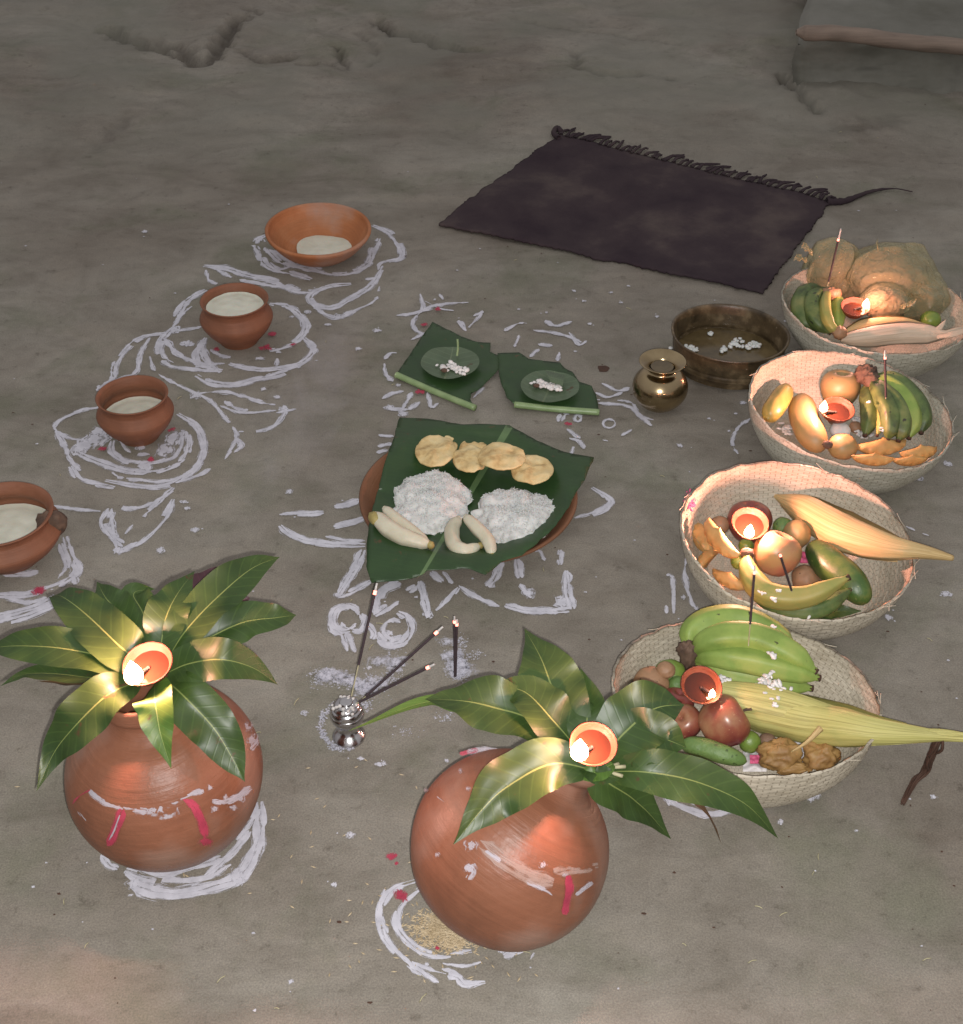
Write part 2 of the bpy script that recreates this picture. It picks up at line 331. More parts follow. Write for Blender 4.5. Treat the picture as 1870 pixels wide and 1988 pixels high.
MT['apple2'] = pm('apple_skin_dark', [(.3, (.20, .06, .04)), (.7, (.15, .02, .025))], 12, .3, speck=(150, .7, (.3, .16, .1)), coat=.2)
MT['guava'] = pm('guava_skin', [(.3, (.22, .19, .07)), (.52, (.30, .20, .085)), (.72, (.25, .12, .055))], 14, .48, .3, 50, speck=(90, .68, (.12, .08, .04)))
MT['brown_fruit'] = pm('sapodilla_skin', [(.3, (.24, .13, .07)), (.7, (.34, .20, .11))], 20, .55, .3, 80, speck=(80, .66, (.10, .05, .03)))
MT['lime'] = pm('lime_skin', [(.3, (.10, .17, .03)), (.7, (.19, .27, .05))], 20, .35, .4, 150)
MT['cucumber'] = pm('cucumber_skin', [(.36, (.022, .055, .014)), (.55, (.055, .11, .022)), (.72, (.16, .19, .05))], 14, .4, .4, 80, coord='Object', speck=(140, .66, (.14, .18, .06)))
MT['gourd'] = pm('gourd_skin', [(.3, (.07, .14, .035)), (.7, (.14, .23, .065))], 30, .5, .7, 130, speck=(120, .62, (.05, .09, .025)))
MT['melon'] = pm('melon_skin', [(.3, (.13, .15, .035)), (.7, (.33, .26, .07))], 14, .4, st=(4, .7, 4))
MT['husk_y'] = pm('corn_husk_yellow', [(.32, (.22, .19, .06)), (.5, (.42, .40, .13)), (.7, (.54, .50, .20))], 1, .5, .5, 2.4, coord='UV', st=(14, 1.6, 1))
MT['husk_b'] = pm('corn_husk_straw', [(.32, (.33, .21, .08)), (.5, (.50, .36, .16)), (.7, (.60, .46, .24))], 1, .55, .5, 2.4, coord='UV', st=(16, 1.4, 1))
MT['husk_w'] = pm('corn_husk_pale', [(.32, (.34, .26, .18)), (.5, (.52, .43, .32)), (.7, (.60, .50, .40))], 1, .55, .5, 2.4, coord='UV', st=(16, 1.4, 1))
MT['silk'] = pm('corn_silk', (.055, .025, .014), 80, .8)
MT['pastry'] = pm('fried_pastry', [(.3, (.34, .17, .05)), (.5, (.46, .27, .09)), (.72, (.56, .37, .15))], 22, .6, .5, 70)
MT['sweet'] = pm('fried_sweet', [(.3, (.16, .08, .025)), (.5, (.28, .165, .055)), (.72, (.38, .25, .09))], 26, .6, .9, 60)
MT['nut'] = pm('nut_shell', (.20, .12, .08), 40, .7, .5)
MT['brass'] = pm('aged_brass', [(.3, (.27, .205, .115)), (.7, (.48, .38, .23))], 14, .22, metal=1)
MT['steel'] = pm('steel', [(.3, (.42, .41, .42)), (.7, (.60, .59, .60))], 40, .2, metal=1)
MT['basin'] = pm('stained_basin', [(.3, (.030, .020, .009)), (.52, (.075, .052, .026)), (.70, (.17, .125, .070))], 34, .42, .5, 50, speck=(130, .68, (.2, .16, .11)))
MT['basinwater'] = pm('dark_water', [(.35, (.060, .042, .018)), (.7, (.13, .095, .045))], 22, .16)
MT['rug'] = pm('dark_rug', [(.35, (.034, .024, .030)), (.52, (.050, .037, .041)), (.68, (.088, .068, .064))], 5, .95, .8, 120, spec=.1, detail=8)
MT['wood'] = pm('old_wood', [(.3, (.13, .10, .08)), (.7, (.27, .21, .165))], 3, .8, .6, 20, st=(1, 14, 14))
MT['petal'] = pm('pink_petal', (.55, .10, .20), 60, .6)
MT['white'] = pm('puffed_rice', (.66, .64, .62), 60, .7)
MT['grain'] = pm('rice_grain_husk', [(.3, (.34, .26, .15)), (.7, (.50, .41, .27))], 90, .6)
MT['paper'] = pm('white_paper', (.62, .60, .60), 10, .8)
def bag_mat():
    m, N, L, b = newmat('cellophane')
    src = coordn(N, L, 'Object', (1, 1, 1)); n = noisen(N, L, src, 22, 4, .55, 2.5)
    bp = N.new('ShaderNodeBump'); bp.inputs['Strength'].default_value = 1; bp.inputs['Distance'].default_value = .012; L.new(n.outputs[0], bp.inputs['Height'])
    b.inputs['Base Color'].default_value = (.44, .41, .25, 1); b.inputs['Roughness'].default_value = .10; L.new(bp.outputs[0], b.inputs['Normal']); b.inputs['Coat Weight'].default_value = .4
    tr = N.new('ShaderNodeBsdfTransparent'); tr.inputs[0].default_value = (.93, .86, .68, 1)
    lw = N.new('ShaderNodeLayerWeight'); lw.inputs[0].default_value = .35; L.new(bp.outputs[0], lw.inputs['Normal'])
    r = ramp(N, [(.0, (.30, .30, .30)), (.8, (.72, .72, .72))]); L.new(lw.outputs['Facing'], r.inputs[0])
    ms = N.new('ShaderNodeMixShader'); L.new(r.outputs[0], ms.inputs[0]); L.new(tr.outputs[0], ms.inputs[1]); L.new(b.outputs[0], ms.inputs[2]); L.new(ms.outputs[0], N['Material Output'].inputs[0])
    return m
MT['bag'] = bag_mat()

# ------------------------------------------------------------------ ground: one sheet, smooth in front, broken earth behind
def ground():
    def axis(fine, outer):
        return outer[0]+fine+outer[1]
    xs = [-40, -20, -10, -6, -4, -3]+list(np.arange(-2.4, 2.4001, .013))+[3, 4, 6, 10, 20, 40]
    ys = [-20, -8, -3, -1, 0, .5, 1, 1.5, 2, 2.4, 2.8]+list(np.arange(3.0, 5.6, .013))+[5.9, 6.5, 8, 12, 20, 40]
    X, Y = np.meshgrid(np.array(xs), np.array(ys)); Z = np.zeros_like(X); crack_shade = np.zeros_like(X); pl = np.zeros_like(X)
    def rampf(a, lo, hi): return np.clip((a-lo)/(hi-lo), 0, 1)
    it = np.nditer([X, Y, Z, pl], op_flags=[['readonly'], ['readonly'], ['writeonly'], ['writeonly']])
    for x, y, z, p in it:
        x = float(x); y = float(y)
        if y < 3.0 or abs(x) > 3 or y > 6: z[...] = 0; p[...] = 0; continue
        k = min(1, (y-3.0)/.5)
        n = fb((x, y, 0), 1.6, 3, 3); n2 = fb((x, y, 0), 9, 5, 3)
        rd = abs(nz((x, y*1.4, 0), 2.2, 9))
        z[...] = k*k*(.020*n+.008*n2+.03*min(.3, rd))
        p[...] = max(0, min(1, (fb((x, y, 2), 2.6, 8, 4)+.25)*2.2))*k
    def crack(reg, pts, wd, dep, s=1.0):
        nonlocal Z, crack_shade
        q = [G(*px(reg, a, b)) for a, b in pts]; c = curve([Vector((v.x, v.y, 0)) for v in q], len(q)*6)
        D = np.full_like(X, 9.)
        for a, b in zip(c, c[1:]):
            jx = .012*nz((a.x*30, a.y*30, 0))
            dx, dy = b.x-a.x, b.y-a.y; l2 = dx*dx+dy*dy+1e-12
            t = np.clip(((X-a.x-jx)*dx+(Y-a.y)*dy)/l2, 0, 1)
            D = np.minimum(D, np.hypot(X-a.x-jx-t*dx, Y-a.y-t*dy))
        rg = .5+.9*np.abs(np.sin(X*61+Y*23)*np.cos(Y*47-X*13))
        f = np.clip(1-D/(wd*rg), 0, 1); Z -= .9*dep*np.sqrt(f); crack_shade = np.maximum(crack_shade, np.clip(f*1.4, 0, 1)*s*.9)  # groove is cut, then its shade is painted in as darker colour
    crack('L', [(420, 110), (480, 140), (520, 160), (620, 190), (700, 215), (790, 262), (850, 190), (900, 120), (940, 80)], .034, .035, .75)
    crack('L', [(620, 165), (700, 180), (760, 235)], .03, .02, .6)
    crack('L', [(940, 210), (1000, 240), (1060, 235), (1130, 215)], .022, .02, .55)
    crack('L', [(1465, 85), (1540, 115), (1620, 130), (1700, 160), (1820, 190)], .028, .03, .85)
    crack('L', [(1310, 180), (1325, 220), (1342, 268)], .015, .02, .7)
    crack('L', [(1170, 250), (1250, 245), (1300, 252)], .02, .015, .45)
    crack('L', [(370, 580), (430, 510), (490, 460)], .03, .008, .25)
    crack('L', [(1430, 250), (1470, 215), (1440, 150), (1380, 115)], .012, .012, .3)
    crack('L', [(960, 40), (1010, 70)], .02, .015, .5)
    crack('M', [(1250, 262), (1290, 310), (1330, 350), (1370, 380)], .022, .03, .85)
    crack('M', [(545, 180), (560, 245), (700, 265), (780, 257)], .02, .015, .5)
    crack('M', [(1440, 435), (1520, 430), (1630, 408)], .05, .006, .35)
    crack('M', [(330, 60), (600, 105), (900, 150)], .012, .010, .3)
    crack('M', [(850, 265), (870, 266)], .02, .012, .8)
    ny, nx = X.shape
    V = np.stack([X.ravel(), Y.ravel(), Z.ravel()], 1)
    idx = np.arange(ny*nx).reshape(ny, nx)
    Fq = np.stack([idx[:-1, :-1].ravel(), idx[:-1, 1:].ravel(), idx[1:, 1:].ravel(), idx[1:, :-1].ravel()], 1)
    me = bpy.data.meshes.new('ground'); me.from_pydata(V.tolist(), [], Fq.tolist())
    me.polygons.foreach_set('use_smooth', [True]*len(me.polygons)); me.materials.append(MT['ground'])
    for nme, arr in (('crack_shade', crack_shade), ('plaster', pl)):
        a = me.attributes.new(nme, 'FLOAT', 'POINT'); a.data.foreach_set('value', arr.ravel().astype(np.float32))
    o = bpy.data.objects.new('ground', me); C.objects.link(o); o['kind'] = 'structure'
ground()

# ------------------------------------------------------------------ brushed strokes of rice paste
ZN = [0]
def stroke(mb, pts, wd, mp, strands=4, drop=.20, step=.006, rag=1.0, fs=1.0):
    """pts: 2-D Vectors in a plane whose unit is metres; mp(x, y, lift) puts them on a surface"""
    L_ = sum((b-a).length for a, b in zip(pts, pts[1:])); n = max(6, int(L_/step))
    c = curve(pts, n) if len(pts) > 2 else [pts[0].lerp(pts[1], k/n) for k in range(n+1)]
    for s in range(strands):
        ZN[0] += 1; z = .0008+(ZN[0] % 600)*4e-6
        off = ((s+.5)/strands-.5)*wd*1.1; ph = random.uniform(0, 99); dr = drop*random.uniform(.3, 1.8)
        prev = None
        for k, p in enumerate(c):
            t = (c[min(k+1, n)]-c[max(k-1, 0)]); t = t.normalized() if t.length else Vector((1, 0)); nn = Vector((-t.y, t.x))
            l = k/n*L_*fs
            g = noise.noise(Vector((l*22, ph, s*3.1)))+.35*noise.noise(Vector((l*75, ph+9, s*1.1)))
            on = min(1, max(0, (g+dr+.22)*4)); e = min(1, k/n*9, (1-k/n)*9)*1.0
            h = wd*(.94 if strands == 1 else .62)*on*(.75+.5*noise.noise(Vector((l*45, ph+5, 1))))*(.35+.65*e)
            q = p+nn*(off*(.7+.3*e)+rag*wd*.16*noise.noise(Vector((l*16, ph+2, 2))))
            if h < wd*.05: prev = None; continue
            a = mp(*(q+nn*h), z); b = mp(*(q-nn*h), z); i = len(mb.V); mb.V += [a, mp(q.x, q.y, z+.0005), b]
            cv = ph*3+l/(wd*fs); 
            if prev is not None:
                for d in (0, 1):
                    mb.F.append((prev+d, i+d, i+d+1, prev+d+1)); mb.UV.append(((d*.5, pv), (d*.5, cv), (d*.5+.5, cv), (d*.5+.5, pv)))
            prev = i; pv = cv
def dab(mb, x, y, r, mp, asp=1.0):
    r = r*1.3
    ZN[0] += 1; z = .0008+(ZN[0] % 600)*4e-6; n = 14; i = len(mb.V); ph = random.uniform(0, 99)
    mb.V.append(mp(x, y, z+.0008))
    for k in range(n):
        a = k/n*2*math.pi; rr = r*(1+.55*noise.noise(Vector((math.cos(a)*1.6, math.sin(a)*1.6, ph))))
        mb.V.append(mp(x+math.cos(a)*rr*asp, y+math.sin(a)*rr, z))
    for k in range(n): mb.F.append((i, i+1+k, i+1+(k+1) % n)); mb.UV.append(((.5, ph*9), (0, ph*9+7*math.cos(k/n*6.2832)), (0, ph*9+7*math.cos((k+1)/n*6.2832))))
def gmap(x, y, z): return Vector((x, y, z))
def drawing(label, items, spots=()):
    """items: (region, width, pts[, strands])  dabs: (region, radius, (x, y))"""
    mb = MB(); c = None
    for it in items:
        r, wd, pts = it[:3]
        if isinstance(pts[0], (int, float)):
            p = P(r, *pts); dab(mb, p.x, p.y, W(r, *pts, wd), gmap); continue
        q = [P(r, *a) for a in pts]; ww = W(r, *pts[0], wd)*1.2
        stroke(mb, [Vector((v.x, v.y)) for v in q], ww, gmap, it[3] if len(it) > 3 and it[3] < 2 else (2 if wd*REG[r][2] > 9.5 else 1))
    o = mb.build('floor_drawing', MT['paste']); tag(o, label, 'floor drawing', 'white rice paste drawings on the floor')
    for (r, wd, x, y) in spots:
        sb = MB(); p = P(r, x, y)
        for _ in range(4): dab(sb, p.x+random.gauss(0, .3)*W(r, x, y, wd), p.y+random.gauss(0, .3)*W(r, x, y, wd), W(r, x, y, wd)*random.uniform(.3, .8), lambda a, b, z: Vector((a, b, z+.003)))
        sb.build('vermilion_spot', MT['red'], o)
    return o
A = 'A'
drawing('white looping paste drawing under the wide terracotta bowl', [
 (A, 26, [(1140, 250), (1090, 280), (1110, 330), (1150, 390), (1250, 415), (1330, 440)]),
 (A, 22, [(1120, 270), (1150, 320), (1200, 365), (1290, 390), (1380, 410)]),
 (A, 26, [(1150, 370), (1200, 400), (1300, 375), (1400, 415), (1500, 410), (1570, 370), (1600, 300), (1620, 265)]),
 (A, 22, [(1590, 210), (1660, 240), (1710, 300), (1710, 350), (1640, 370), (1620, 400)], 2),
 (A, 24, [(1630, 400), (1580, 470), (1500, 520), (1420, 560), (1340, 545), (1330, 505), (1400, 470), (1500, 460)]),
 (A, 20, [(1620, 470), (1600, 530), (1500, 580), (1440, 605), (1370, 580), (1335, 530)]),
 (A, 30, [(870, 382), (960, 392), (1050, 420), (1180, 450), (1270, 490), (1340, 490)]),
 (A, 14, [(880, 400), (900, 450), (1000, 470), (1130, 470)]), (A, 20, [(920, 395), (1000, 435), (1150, 465), (1250, 480)]),
 (A, 14, [(1630, 400), (1610, 430), (1560, 440)]), (A, 22, (1440, 600)), (A, 40, [(1150, 320), (1200, 350), (1260, 390)], 5),
])
drawing('white round paste drawing under the milk cup nearest the wide bowl', [
 (A, 26, [(880, 485), (800, 530), (750, 600)]), (A, 20, [(870, 520), (790, 580), (740, 640)]),
 (A, 26, [(1150, 545), (1240, 560), (1305, 630), (1280, 690), (1210, 730), (1150, 745)], 2),
 (A, 28, [(750, 640), (690, 700), (685, 760), (740, 805), (850, 820), (950, 830)], 3),
 (A, 20, [(750, 662), (860, 642)], 2), (A, 24, [(770, 712), (830, 720)], 2),
 (A, 24, [(1300, 690), (1340, 740), (1280, 800), (1150, 825), (1050, 820), (980, 800)]),
 (A, 30, [(840, 850), (900, 882), (1000, 890), (1080, 870), (1180, 850), (1280, 810)]),
 (A, 24, [(880, 690), (840, 750), (850, 800), (920, 810)]), (A, 18, [(900, 740), (960, 770), (1040, 772)], 2),
 (A, 16, [(1190, 740), (1180, 810)], 2), (A, 20, [(860, 700), (880, 780), (940, 840)]), (A, 26, (750, 655)), (A, 20, (800, 715)),
 (A, 14, (1312, 580)), (A, 9, (1247, 600)), (A, 20, [(700, 690), (760, 760), (860, 800), (960, 800)]),
], [(A, 20, 1165, 680), (A, 26, 1140, 735), (A, 16, 925, 742), (A, 12, 1250, 725)])
drawing('white curling leaf shapes between the two middle milk cups', [
 (A, 22, [(710, 670), (600, 690), (530, 750), (490, 810), (480, 870), (425, 910)], 3), (A, 18, [(640, 690), (600, 760), (580, 840), (490, 870)], 3),
 (A, 14, [(640, 770), (660, 830), (740, 880), (820, 920), (900, 960), (960, 1030), (1010, 1100), (990, 1160), (960, 1210)], 2),
 (A, 18, [(820, 930), (940, 920), (1040, 940), (1130, 970), (1220, 990), (1180, 1060), (1100, 1090), (1020, 1090)], 2),
 (A, 14, [(940, 980), (1040, 1010), (1180, 1000)], 2), (A, 22, (840, 932)), (A, 18, (1212, 992)), (A, 14, [(1180, 1010), (1265, 995)], 2),
 (A, 20, [(960, 960), (1010, 990), (1060, 1000)]), (A, 22, (435, 905)), (A, 14, [(1000, 1110), (1030, 1150), (1000, 1180)]),
])
drawing('white splotched paste drawing under the second milk cup from the left', [
 (A, 18, [(440, 985), (350, 1000), (260, 1040), (235, 1080), (300, 1120), (400, 1130)], 2), (A, 50, (400, 1120)), (A, 44, (350, 1150)), (A, 34, (430, 1090)), (A, 40, (340, 1165)),
 (A, 18, [(235, 1090), (280, 1160), (300, 1210), (340, 1260)]),
 (A, 22, [(760, 1015), (830, 1060), (870, 1140), (850, 1230), (780, 1290), (690, 1325), (560, 1320), (450, 1300)]),
 (A, 24, [(300, 1240), (350, 1300), (490, 1330)]), (A, 26, [(330, 1180), (420, 1220), (560, 1262), (680, 1260), (780, 1210), (810, 1150), (800, 1080)]),
 (A, 22, [(480, 1130), (480, 1180), (540, 1220), (640, 1225), (740, 1195), (780, 1110)]), (A, 40, (700, 1170)), (A, 44, (740, 1120)), (A, 34, (620, 1240)),
 (A, 20, [(540, 1290), (700, 1305), (820, 1260), (880, 1190)]), (A, 18, [(750, 1310), (840, 1280), (900, 1250)], 2), (A, 22, (600, 1160)),
 (A, 20, [(500, 1110), (560, 1180), (640, 1190)]), (A, 20, [(450, 1240), (520, 1290), (600, 1300)]),
], [(A, 20, 640, 1215), (A, 18, 440, 1170), (A, 16, 735, 1088)])
drawing('white leaf outline below the second milk cup from the left', [
 (A, 22, [(740, 1330), (680, 1390), (620, 1440), (540, 1530)], 3), (A, 24, [(740, 1380), (700, 1460), (600, 1560), (500, 1608)], 3),
 (A, 20, [(740, 1345), (640, 1400), (560, 1420), (480, 1412)]), (A, 24, [(470, 1420), (440, 1480), (480, 1540), (530, 1580)]),
 (A, 16, [(225, 1408), (300, 1420), (430, 1432)], 3), (A, 18, [(480, 1420), (480, 1500), (500, 1600)]), (A, 22, (510, 1598)), (A, 14, (470, 1450)),
])
drawing('white ring of paste around the milk cup cut by the left edge', [
 (A, 30, [(280, 1540), (300, 1620), (330, 1680), (280, 1730), (200, 1765), (100, 1790), (-60, 1790)]), (A, 22, [(260, 1570), (290, 1660), (250, 1720)]),
 (A, 22, [(-20, 1690), (80, 1702), (165, 1690)], 2), (A, 30, [(-40, 1890), (80, 1860), (180, 1830), (270, 1780)]), (A, 30, [(-40, 1915), (100, 1885), (240, 1830)]),
 (A, 20, [(315, 1640), (320, 1745)], 2), (A, 14, [(-20, 1332), (60, 1340)], 2), (A, 20, [(20, 1800), (120, 1820), (200, 1800)]),
], [(A, 26, 165, 1778)])
drawing('white spiky sun drawing around the banana leaf plate', [
 ('C', 34, [(460, 525), (380, 552), (325, 560)]), ('C', 30, [(490, 622), (400, 650), (325, 672)], 2), ('C', 34, [(270, 590), (150, 600), (35, 608)]),
 ('C', 34, [(40, 660), (100, 710), (200, 745), (330, 762), (490, 765)], 4), ('C', 22, [(280, 718), (380, 738), (490, 742)]),
 ('C', 36, [(480, 790), (430, 900), (345, 1040)], 4), ('C', 30, [(345, 1038), (420, 1010), (520, 955)], 2), ('C', 46, [(670, 960), (600, 1000), (560, 1045)], 2),
 ('C', 40, [(760, 980), (650, 1060), (540, 1140)], 5), ('C', 26, [(560, 1020), (540, 1130)], 2), ('C', 30, [(780, 955), (800, 1040), (825, 1150)], 2), ('C', 26, [(825, 1150), (900, 1090), (985, 990)], 2),
 ('C', 24, [(985, 980), (1080, 1040), (1200, 1090)], 3), ('C', 36, [(1230, 1082), (1350, 1112), (1480, 1115), (1585, 1105)], 3), ('C', 36, [(1585, 1105), (1560, 1000), (1555, 900)], 4),
 ('C', 50, (1530, 1070)), ('C', 34, [(1210, 850), (1180, 930), (1135, 985)], 2), ('C', 40, [(1290, 840), (1310, 940), (1360, 1030)], 3), ('C', 34, (1352, 1018)), ('C', 30, [(1400, 790), (1430, 850)], 2),
 ('C', 26, [(1520, 790), (1520, 870)], 3), ('C', 28, [(840, 905), (900, 960)], 2), ('C', 20, [(900, 905), (950, 970)], 2), ('C', 28, [(1690, 460), (1790, 530), (1720, 590), (1600, 625)], 3), ('C', 26, (820, 1130)),
 ('C', 22, [(560, 180), (640, 190)], 2), ('C', 22, [(555, 240), (635, 228)], 2), ('C', 24, [(548, 272), (610, 262)], 2), ('C', 20, (345, 1030)),
 ('C', 22, [(1560, 60), (1530, 110)], 1)])
def circ(cx, cy, r, n=10, a0=0, a1=6.28, e=1): return [(cx+r*math.cos(lerp(a0, a1, k/n)), cy+r*e*math.sin(lerp(a0, a1, k/n))) for k in range(n+1)]
drawing('two white scribbled rings above the incense holder', [
 ('D', 60, circ(470, 480, 105, a0=1.2, a1=6.0), 4), ('D', 34, circ(500, 500, 60, a0=.3, a1=3)), ('D', 46, [(600, 440), (640, 500), (600, 580), (530, 575)], 3), ('D', 34, [(430, 600), (490, 750)], 3),
 ('D', 34, [(480, 590), (555, 760)], 3), ('D', 60, circ(870, 560, 140, a0=-1.3, a1=2.9), 4), ('D', 40, circ(870, 570, 80, a0=.6, a1=5.5)), ('D', 34, (840, 600)), ('D', 44, [(650, 510), (710, 600), (690, 650)], 3), ('D', 40, (870, 660)),
 ('D', 50, [(740, 660), (830, 700), (960, 680)], 3), ('D', 40, [(340, 500), (360, 580), (430, 610)], 3)])
drawing('white squiggly flower drawing at the top of the small banana leaf', [
 ('B', 16, [(180, 180), (260, 170), (330, 140), (400, 130), (480, 125)]), ('B', 14, [(280, 90), (290, 150), (250, 200), (260, 240), (300, 260)]), ('B', 12, [(360, 90), (400, 150)], 2),
 ('B', 16, [(435, 190), (490, 185), (540, 165), (480, 230)]), ('B', 16, [(440, 200), (470, 245)]), ('B', 16, [(240, 282), (300, 252)], 2), ('B', 10, [(300, 120), (360, 150), (420, 160)], 2),
 ('B', 14, [(340, 110), (320, 150), (260, 165)], 2)], [('B', 16, 350, 155), ('B', 16, 300, 222)])
drawing('faint white squiggles above the right hand small leaf', [
 ('B', 18, [(630, 245), (690, 212), (740, 215)]), ('B', 16, [(750, 240), (850, 255), (900, 268), (950, 292)]), ('B', 18, [(800, 200), (840, 222), (910, 205)]), ('B', 16, [(770, 298), (830, 306)], 2),
 ('B', 14, [(735, 352), (775, 320)], 2), ('B', 10, [(862, 310), (850, 370)], 2), ('B', 12, [(670, 312), (690, 262)], 2), ('B', 14, [(900, 250), (940, 300), (970, 285)])])
drawing('white dabs below the left small banana leaf', [
 ('B', 16, [(130, 362), (160, 335), (205, 340)]), ('B', 14, [(130, 380), (135, 420), (165, 455)]), ('B', 16, [(120, 526), (160, 505), (210, 495)], 2), ('B', 20, [(150, 568), (230, 572)], 2),
 ('B', 16, [(245, 500), (190, 592)], 2), ('B', 18, (150, 563)), ('B', 18, (205, 588)), ('B', 20, [(500, 522), (545, 480)]), ('B', 14, [(310, 500), (325, 560), (355, 545)], 2), ('B', 10, (187, 470)), ('B', 14, [(230, 572), (280, 540)], 2)], [('B', 20, 283, 502)])
drawing('white streaks between the small leaf and the brass pot', [
 ('B', 16, [(1035, 462), (1100, 492), (1150, 480)]), ('B', 14, [(1010, 500), (1060, 520), (1120, 500)]), ('B', 18, [(1020, 545), (1140, 556), (1200, 605), (1240, 640)]), ('B', 14, [(1010, 530), (1150, 540), (1185, 590)]),
 ('B', 16, [(1200, 600), (1250, 615)], 2)])
drawing('small broken white flower drawing right of the plate leaf', [
 ('B', 10, [(810, 600), (820, 632)], 2), ('B', 12, [(862, 590), (850, 622)], 2), ('B', 16, [(890, 652), (945, 692)], 3), ('B', 16, [(900, 690), (945, 705), (960, 735)], 3), ('B', 14, circ(935, 608, 14, 6), 2), ('B', 10, circ(1065, 630, 26, 8, e=.7), 2),
 ('B', 12, [(995, 690), (1060, 702)], 2), ('B', 12, [(1115, 680), (1160, 655)], 2), ('B', 12, [(920, 720), (905, 760)], 2)], [('B', 14, 890, 635)])
drawing('white ring of paste under the left clay water pot', [
 ('E', 30, [(530, 1680), (560, 1735), (610, 1755)], 3), ('E', 54, [(640, 1790), (750, 1862), (900, 1880), (1100, 1850), (1240, 1795), (1310, 1680), (1345, 1550), (1335, 1410)], 5),
 ('E', 46, [(650, 1760), (800, 1815), (950, 1830), (1100, 1800), (1200, 1740)], 5), ('E', 30, [(1060, 1790), (1200, 1670), (1290, 1560)], 4), ('E', 40, [(1230, 1610), (1310, 1510), (1330, 1430)], 4), ('E', 30, [(700, 1740), (850, 1785), (1050, 1730), (1160, 1690)], 4),
 ('E', 40, (1220, 1790)), ('E', 40, (700, 1830)), ('E', 30, (1240, 1815))])
drawing('double white ring around the rice grains under the right clay pot', [
 ('F', 22, [(475, 985), (380, 1020), (335, 1100), (350, 1200), (430, 1290), (500, 1340), (565, 1378)], 4), ('F', 20, [(480, 1012), (405, 1080), (400, 1165), (470, 1238), (560, 1262), (665, 1245)], 2),
 ('F', 20, [(450, 1280), (530, 1310), (600, 1330), (640, 1365), (715, 1358)]), ('F', 26, [(780, 1262), (865, 1240)]), ('F', 16, [(893, 1252), (850, 1325)], 2), ('F', 14, [(350, 1020), (330, 1100), (360, 1180)], 2),
 ('F', 12, [(560, 1290), (640, 1300), (700, 1285)], 2), ('F', 20, [(580, 1330), (640, 1350)], 3)], [('F', 26, 415, 1050), ('F', 18, 380, 905), ('F', 12, 395, 930), ('F', 8, 540, 1240)])
drawing('white double arc under the front of the nearest basket', [
 ('H', 30, [(355, 990), (400, 1055), (500, 1105), (600, 1125), (720, 1105), (790, 1085)], 3), ('H', 22, [(380, 990), (470, 1050), (560, 1075), (700, 1072)], 3), ('H', 34, (1120, 1012)), ('H', 28, (1090, 1030)), ('H', 26, (385, 1050))])
drawing('dripping white streaks between the two nearest baskets', [
 ('I', 22, [(50, 872), (80, 880), (92, 930), (95, 1110)], 2), ('I', 20, [(185, 750), (160, 860), (200, 1020), (240, 1090)], 3), ('I', 16, (155, 1010)), ('I', 14, [(50, 1060), (52, 1110)], 1), ('I', 16, [(1520, 575), (1600, 610), (1660, 632)], 2)])
drawing('thin white arc left of the third basket', [('J', 24, [(215, 640), (120, 715), (75, 830), (120, 915)], 3), ('J', 20, (160, 515)), ('J', 12, (105, 600)), ('J', 14, (50, 735)), ('I', 14, [(450, 30), (460, 80), (490, 130)], 3)])
# drops of paste flicked over the floor
mb = MB()
for r, rad, lst in (('A', 12, [(620, 237), (1310, 580), (1610, 660), (1530, 738), (1235, 1348), (800, 1420), (785, 1393), (835, 1513), (685, 1600), (1110, 780), (1400, 635), (1125, 910), (1185, 945)]),
                    ('F', 9, [(8, 1357), (225, 822), (262, 545), (330, 565), (345, 563), (575, 552), (292, 213), (57, 378), (165, 1003), (775, 1245)]),
                    ('H', 14, [(1780, 5), (1490, 120), (1720, 1035), (945, 1160)]), ('I', 20, [(1775, 190), (1760, 990), (1410, 1135), (1590, 280)]),
                    ('B', 8, [(105, 242), (20, 320), (690, 155), (805, 168), (1115, 127), (960, 120), (920, 78), (1075, 85), (985, 215), (925, 330), (1620, 545), (1265, 185), (1145, 58), (1360, 722), (1480, 610)])):
    for x, y in lst:
        p = P(r, x, y); q = W(r, x, y, rad); dab(mb, p.x, p.y, q*random.uniform(.7, 1.3), gmap, 1.2)
        if random.random() < .5: dab(mb, p.x+random.gauss(0, q*2.2), p.y+random.gauss(0, q*2), q*.35, gmap)
for _ in range(90):
    p = G(random.uniform(0, 1870), random.uniform(300, 1980)); dab(mb, p.x, p.y, random.uniform(.0008, .0022), gmap, 1.3)
tag(mb.build('paste_drops', MT['paste']), 'small white drops of paste flicked over the mud floor', 'drops', kind='stuff')
mb = MB()
for _ in range(130):
    p = G(random.uniform(0, 1870), random.uniform(60, 1980)); dab(mb, p.x, p.y, random.uniform(.0005, .0015), gmap, random.uniform(.6, 2))
p = P('B', 1045, 400); dab(mb, p.x, p.y, .008, gmap, 1.3)
st_ = MB()
for _ in range(46):
    p = G(random.uniform(0, 1870), random.uniform(250, 1980)); an = random.gauss(.3, .9); l_ = random.uniform(.004, .016); d_ = Vector((math.cos(an), math.sin(an), 0))
    st_.add(sweep([p+Vector((0, 0, .001)), p+d_*l_*.5+Vector((-d_.y, d_.x, 0))*l_*.08+Vector((0, 0, .0016)), p+d_*l_+Vector((0, 0, .001))], lambda t: .0006, 5, 6))
tag(st_.build('straw_bits', MT['stick']), 'short pale bits of straw scattered over the mud floor', 'straw', kind='stuff')
tag(mb.build('dirt_crumbs', MT['silk']), 'tiny dark crumbs of dirt scattered on the mud floor', 'dirt', kind='stuff')
